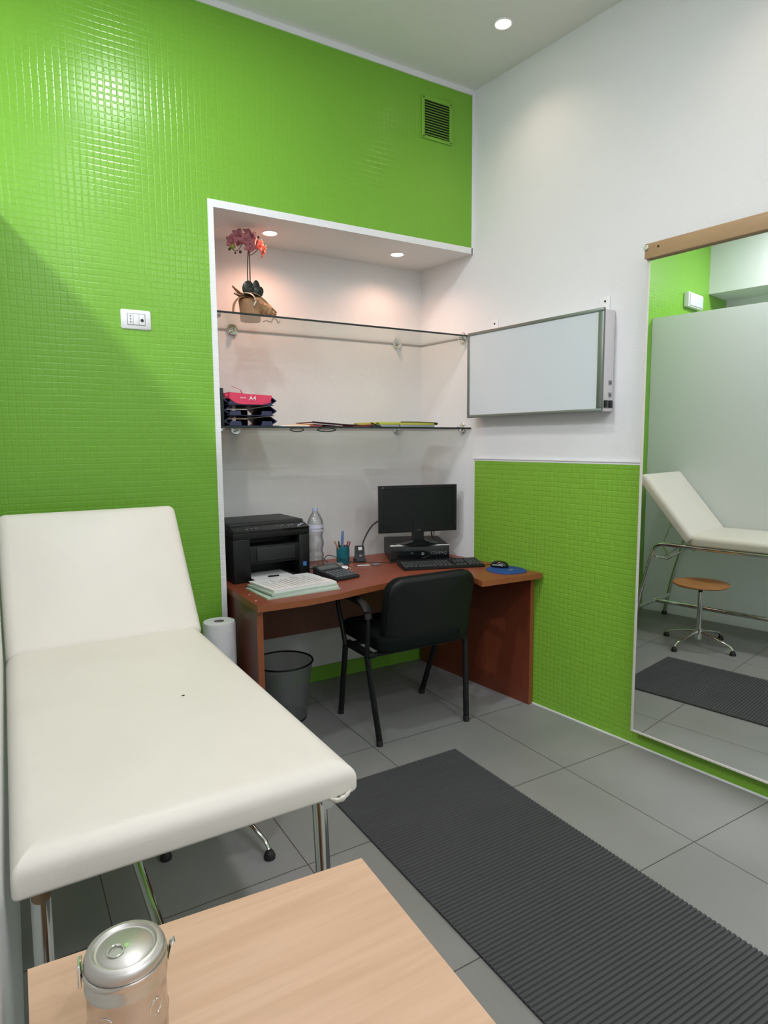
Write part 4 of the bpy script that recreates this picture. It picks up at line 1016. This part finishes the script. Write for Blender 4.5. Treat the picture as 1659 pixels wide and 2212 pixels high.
def leaf(p0, p1, p2, wd, mat='leaf', name='leaf', parent=t):
    g = G(); c = smooth_path([p0, p1, p2], 6); k = len(c); rows = []
    for i, p_ in enumerate(c):
        d = (c[min(i + 1, k - 1)] - c[max(i - 1, 0)]).normalized(); side = d.cross(Vector((0, 1, 0.2))).normalized()
        wv = wd * max(0.08, math.sin(PI * (0.12 + 0.88 * i / (k - 1))) ** 0.6)
        rows.append([p_ - side * wv, p_ + Vector((0, 0.006, 0)), p_ + side * wv])
    rv = [[g.v(q) for q in r_] for r_ in rows]
    for a_, b_ in zip(rv, rv[1:]):
        for i in range(2): g.face([a_[i], a_[i + 1], b_[i + 1], b_[i]])
    o = g.build(name, mat, parent, ang=60); sm = o.modifiers.new('thickness', 'SOLIDIFY'); sm.thickness = 0.0015
leaf((-0.008, -0.03, 0.120), (-0.020, -0.035, 0.150), (-0.004, -0.036, 0.182), 0.030)
leaf((0.012, -0.02, 0.115), (0.020, -0.032, 0.150), (0.022, -0.035, 0.192), 0.022)
leaf((0.006, -0.02, 0.115), (0.030, -0.032, 0.135), (0.052, -0.035, 0.160), 0.026)
g = G(); g.tube(smooth_path([(-0.006, 0, 0.10), (-0.010, -0.005, 0.22), (-0.006, -0.005, 0.30), (0.000, -0.006, 0.35)], 5), 0.0028, 8); g.build('stem', 'stem', t)
g = G(); g.tube(smooth_path([(0.004, 0, 0.10), (0.003, -0.003, 0.22), (0.003, -0.003, 0.30), (0.000, -0.006, 0.36)], 5), 0.0028, 8); g.build('stem', 'stem', t)
g = G(); g.tube(smooth_path([(0.0, -0.006, 0.325), (-0.03, -0.015, 0.365), (-0.05, -0.02, 0.335), (-0.07, -0.02, 0.318), (-0.10, -0.02, 0.33)], 6), 0.0016, 8)
g.tube(smooth_path([(0.002, -0.006, 0.31), (0.02, -0.015, 0.32), (0.04, -0.02, 0.34), (0.055, -0.02, 0.352)], 6), 0.0016, 8)
g.build('flower_spray', 'stem', t)
def petal_flower(c, r, mat, yaw, pitch, seed):
    rd = random.Random(seed); mtx = Matrix.Translation(c) @ Euler((pitch, 0, yaw)).to_matrix().to_4x4()
    g = G(mtx)
    for k in range(5):
        a = k * 2 * PI / 5 + rd.uniform(-0.1, 0.1); wd = r * (0.42 if k % 2 else 0.34); Ln = r
        ca, sa = math.cos(a), math.sin(a); rows = []
        for i in range(6):
            u = i / 5; wv = wd * math.sin(PI * (0.12 + 0.83 * u)); lift = -0.25 * r * math.sin(u * 2.2) + 0.12 * r * u
            rows.append([(ca * Ln * u - sa * s_ * wv, lift + abs(s_) * -0.10 * r, sa * Ln * u + ca * s_ * wv) for s_ in (-1, 0, 1)])
        rv = [[g.v(q) for q in r_] for r_ in rows]
        for a_, b_ in zip(rv, rv[1:]):
            for i in range(2): g.face([a_[i], a_[i + 1], b_[i + 1], b_[i]])
    g.tube([(0, 0.0, 0), (0, -0.25 * r, -0.02 * r), (0, -0.4 * r, -0.15 * r)], [0.10 * r, 0.16 * r, 0.08 * r], 8)
    o = g.build('blossom', mat, t, ang=70); sm = o.modifiers.new('thickness', 'SOLIDIFY'); sm.thickness = 0.0008
fl = [((-0.085, -0.02, 0.362), 0.034, 'petal', -0.8, 0.3), ((-0.060, -0.035, 0.386), 0.034, 'petal', -0.3, -0.2), ((-0.012, -0.03, 0.394), 0.036, 'petal', 0.3, -0.3),
      ((0.018, -0.02, 0.390), 0.034, 'petal', 0.9, 0.1), ((-0.030, -0.045, 0.375), 0.032, 'petal', 0.0, 0.5), ((-0.008, -0.04, 0.348), 0.034, 'petal', 0.2, 0.6),
      ((0.048, -0.02, 0.362), 0.030, 'petal2', 0.6, 0.2), ((0.062, -0.02, 0.338), 0.034, 'petal2', 1.0, 0.4), ((-0.045, 0.01, 0.385), 0.034, 'petal', 2.6, 0.0), ((0.03, 0.012, 0.372), 0.032, 'petal', 2.2, 0.2)]
for i, (c, r, mt, ya, pt) in enumerate(fl): petal_flower(c, r, mt, ya, pt, i)
for c, r, mt in (((-0.086, -0.02, 0.336), 0.0115, 'bud'), ((-0.101, -0.02, 0.322), 0.0062, 'stem'), ((-0.073, -0.02, 0.309), 0.005, 'stem'), ((-0.048, -0.02, 0.317), 0.007, 'stem'), ((0.045, -0.02, 0.398), 0.006, 'stem')):
    g = G(); g.lathe([(r * math.sin(a), -r * math.cos(a) * 1.1) for a in [0.05 + (PI - 0.1) * i / 8 for i in range(9)]], c, 12); g.build('bud', mt, t)
g = G(Matrix.Translation((1.205, 3.07, ZS1)))
g.tube(smooth_path([(-0.04, 0, 0.003), (-0.02, 0.005, 0.010), (0.0, 0, 0.004), (0.012, -0.004, 0.022), (0.03, 0, 0.016), (0.038, 0.004, 0.003), (0.05, 0.004, 0.014)], 5), 0.0028, 8)
tag(g.build('curled_ribbon', 'stem'), 'short curled dark ribbon lying beside the orchid pot', 'ribbon')

# ------------------------------------------------------------------ letter trays, paper pack, binder
TX0, TX1, TY0, TY1 = 0.912, 1.168, 2.935, 3.27
def tray(z, label):
    t = thing('letter_tray', label, 'letter tray', ((TX0 + TX1) / 2, TY0, z), 0, 'navy letter trays stacked on the lower glass shelf')
    hw = (TX1 - TX0) / 2; D = TY1 - TY0
    g = G(); g.box(-hw + 0.012, hw - 0.012, 0.0, D, 0.001, 0.004); g.build('tray_floor', 'navy', t, smooth=False)
    g = G()
    for sx in (-1, 1):
        xs = [(hw - 0.030, 0.002), (hw, 0.022), (hw + 0.001, 0.026), (hw - 0.030, 0.047), (hw - 0.034, 0.047), (hw - 0.006, 0.024), (hw - 0.034, 0.005)]
        g.loft([[(sx * x, y, z_) for x, z_ in xs] for y in (0.0, D)])
    g.build('side_walls', 'navy', t, smooth=False)
    g = G()
    for x0, x1 in ((-hw + 0.022, -hw + 0.080), (hw - 0.080, hw - 0.022)):
        g.loft([[(x0, -0.004, 0.003), (x1, -0.004, 0.003), (x1 + 0.006 * sg, 0.003, 0.003), (x0, 0.003, 0.003)] if k == 0 else [(x0 + 0.006, -0.002, 0.024), (x1 - 0.004, -0.002, 0.024), (x1 - 0.004, 0.002, 0.024), (x0 + 0.006, 0.002, 0.024)] for k, sg in ((0, 0), (1, 0))])
    g.build('front_lip', 'navy', t, smooth=False)
    g = G(); g.box(-hw + 0.03, 0.015, D - 0.004, D, 0.004, 0.044); g.box(0.035, hw - 0.03, D - 0.004, D, 0.004, 0.044); g.build('rear_wall', 'navy', t, smooth=False)
    return t
for k, lb in enumerate(('navy plastic letter tray at the bottom of the stack on the shelf', 'navy plastic letter tray in the middle of the stack', 'navy plastic letter tray on top of the stack, holding the pink pack')):
    tray(ZS2 + k * 0.0485, lb)
t = thing('paper_pack', 'crumpled pink A4 paper pack lying open on the top letter tray', 'paper pack', (1.035, 2.928, ZS2 + 0.0485 * 2 + 0.0048))
g = G(); rd = random.Random(5)
rings = []
for y in (0.0, 0.006, 0.10, 0.20, 0.297):
    hgt = 0.052
    x0 = -0.102; x1 = 0.112
    rings.append([(x0 + (0.03 if y < 0.003 else 0.03), y - 0.0, 0.006), (x0 + 0.065, y, 0.000), (x1 - 0.052, y, 0.000), (x1 - 0.012, y, 0.010), (x1 - 0.002, y, hgt - 0.008), (x0 + 0.10, y + 0.004, hgt - 0.004 + rd.uniform(-0.002, 0.002)), (x0 + 0.004, y, hgt + 0.003), (x0 + 0.001, y, 0.026)])
g.loft(rings); wr = g.build('wrapper', 'pink', t, ang=30)
o = flap([(0.0, 0, 0), (0, 0, 0), (0, 0, 0)], (0.01, 0.01), 'pink') ; bpy.data.objects.remove(o)
g = G(); c = [(-0.030, 0.02, 0.050), (-0.040, 0.018, 0.066), (-0.082, 0.014, 0.082)]
rv = []
for i, p_ in enumerate(c):
    wv = 0.008 - 0.003 * i; rv.append([g.v((p_[0], p_[1] - wv, p_[2])), g.v((p_[0], p_[1] + wv, p_[2] + 0.003))])
for a_, b_ in zip(rv, rv[1:]): g.face([a_[0], a_[1], b_[1], b_[0]])
fp = g.build('torn_flap', 'pink', t); sm = fp.modifiers.new('thickness', 'SOLIDIFY'); sm.thickness = 0.001
g = G(); rv = [g.v(p_) for p_ in ((-0.098, 0.003, 0.030), (-0.112, -0.002, 0.022), (-0.125, 0.0, 0.044), (-0.10, 0.004, 0.052))]; g.face(rv)
fp = g.build('side_fold', 'pink', t); sm = fp.modifiers.new('thickness', 'SOLIDIFY'); sm.thickness = 0.001
text_obj('pack_lettering', 'A4', 0.030, 'lettering', wr, Matrix.Translation((0.012, -0.0012, 0.028)) @ Matrix.Rotation(PI / 2, 4, 'X'))
text_obj('pack_lettering', 'ekbalk', 0.0115, 'lettering', wr, Matrix.Translation((-0.034, -0.0012, 0.030)) @ Matrix.Rotation(PI / 2, 4, 'X'))
t = thing('document_binder', 'dark grey binder standing between the niche side and the letter trays', 'binder', (0.886, 2.905, ZS2))
g = G(); g.box(0, 0.016, 0.0, 0.30, 0, 0.172, bev=0.003); g.build('cover', 'darkgrey', t)

# folders along the shelf
def sx_box(name, label, cat, x0, x1, y0, y1, z0, z1, mat, rz=0.0, bev=0.0008):
    cx, cy = (x0 + x1) / 2, (y0 + y1) / 2
    g = G(); g.box(x0 - cx, x1 - cx, y0 - cy, y1 - cy, z0, z1, bev=bev)
    o = g.build(name, mat, loc=(cx, cy, ZS2)); o.rotation_euler = (0, 0, rz)
    return tag(o, label, cat)
sx_box('paper_bundle', 'thin stack of white paper on the shelf right of the letter trays', 'paper', 1.185, 1.335, 2.92, 3.14, 0.0005, 0.006, 'paper', 0.02)
o = sx_box('orange_folder', 'orange and yellow folder corner on top of the white shelf papers', 'folder', 1.225, 1.365, 2.935, 3.15, 0.0065, 0.0095, 'orange', -0.03)
o2 = sx_box('red_folder', 'thin red folder under the orange one on the shelf', 'folder', 1.338, 1.40, 2.915, 3.12, 0.0005, 0.0060, 'red')
t = thing('elastic_folder', 'maroon elastic folder lying open along the middle of the shelf', 'folder', (1.52, 2.92, ZS2))
g = G(); g.loft([[(-0.17, y, 0.024), (0.02, y, 0.010), (0.17, y, 0.004), (0.17, y, 0.002), (0.02, y, 0.007), (-0.17, y, 0.021)] for y in (0.0, 0.21)]); g.build('cover', 'maroon', t, smooth=False)
g = G(); g.loft([[(-0.168, y, 0.014), (-0.168, y, 0.018), (0.0, y, 0.0065), (0.0, y, 0.0035)] for y in (0.005, 0.205)]); g.build('inner_sheets', 'paper', t, smooth=False)
g = G(); g.box(-0.10, 0.17, 0.0, 0.21, 0.0005, 0.0022); g.build('back_cover', 'maroon', t, smooth=False)
g = G(); g.tube([(-0.172, -0.002, 0.0245), (-0.10, -0.003, 0.0195), (0.0, -0.003, 0.0125), (0.16, -0.003, 0.0055)], 0.0018, 6); g.build('elastic_band', 'black_rubber', t)
g = G(Matrix.Translation((1.63, 2.905, ZS2))); g.loft([[(-0.06, y, 0.0006), (-0.06, y, 0.003), (0.06, y, 0.014), (0.055, y, 0.0006)] for y in (0.0, 0.02)])
tag(g.build('red_pouch', 'maroon', smooth=False), 'dark red wedge shaped pouch between the maroon and yellow folders', 'pouch')
t = thing('binder_clip', 'black clips and elastic loops at the left end of the yellow folder', 'clip', (1.70, 2.905, ZS2))
g = G()
g.tube([(-0.025 , 0, 0.020), (-0.005, -0.002, 0.014), (0.015, 0, 0.006), (0.035, 0, 0.003)], 0.0032, 8)
g.tube([(0.012 + 0.009 * math.cos(a), -0.004, 0.012 + 0.009 * math.sin(a)) for a in [2 * PI * i / 16 for i in range(16)]], 0.0015, 6, closed=True)
g.tube([(-0.03, 0, 0.003), (0.0, -0.003, 0.006), (0.035, 0, 0.004)], 0.003, 8)
g.build('clip_body', 'black', t)
g = G(Matrix.Translation((1.585, 2.905, ZS2 + 0.0045)))
g.tube(arc((0, 0, 0), 0.010, 0.2, PI - 0.2, 8, (1, 0, 0), (0, 0, 1)), 0.0014, 6); g.tube(arc((-0.022, 0, 0), 0.010, 0.3, PI - 0.3, 8, (1, 0, 0), (0, 0, 0.6)), 0.0014, 6)
tag(g.build('elastic_loop', 'black_rubber'), 'small black elastic loop standing up on the maroon folder', 'elastic')
for x0, x1, nm, l1, l2 in ((1.705, 1.855, 0, 'yellow-green folder at left lying on the shelf', 'grey folder under the left yellow-green folder'), (1.858, 2.085, 1, 'yellow-green folder with black elastic at the right of the shelf', 'grey folder under the right yellow-green folder')):
    z = 0.012
    sx_box('grey_folder', l2, 'folder', x0, x1 - 0.004, 2.905, 3.15, 0.0005, z - 0.0005, 'greycard')
    t = thing('yellow_folder', l1, 'folder', ((x0 + x1) / 2, 3.03, ZS2 + z))
    hw = (x1 - x0) / 2
    g = G(); g.box(-hw, hw - 0.003, -0.125, 0.12, 0, 0.014, bev=0.001); g.build('cover', 'yellow', t)
    if nm:
        g = G(); g.tube([(-hw, -0.127, 0.0155), (0, -0.127, 0.0158), (hw, -0.127, 0.0125)], 0.0018, 6)
        g.cyl((hw - 0.006, -0.128, 0.010), (hw + 0.012, -0.128, 0.008), 0.0045, n=10); g.cyl((hw - 0.006, -0.128, 0.003), (hw + 0.010, -0.128, 0.002), 0.0026, n=10)
        g.build('elastic_band', 'black_rubber', t)
for cx, a_, lb in ((1.252, 0.036, 'small black elastic loop hanging under the shelf edge'), (1.41, 0.052, 'wide black elastic loop hanging under the shelf edge')):
    t = thing('hanging_loop', lb, 'elastic', (cx, 2.888, ZS2 - 0.0185))
    g = G(); n = 28; g.tube([(a_ * math.copysign(abs(math.cos(a)) ** 1.3, math.cos(a)), 0.0, 0.0085 * math.sin(a) + 0.002) for a in [2 * PI * i / n for i in range(n)]], 0.0023, 8, closed=True); g.build('loop', 'black_rubber', t)
    if a_ > 0.04:
        g = G(); g.tube([(-0.022, 0, 0.002), (0, 0, 0.003), (0.022, 0, 0.002)], 0.0015, 8); g.build('centre_strand', 'black_rubber', t)
print('keys', cnt)
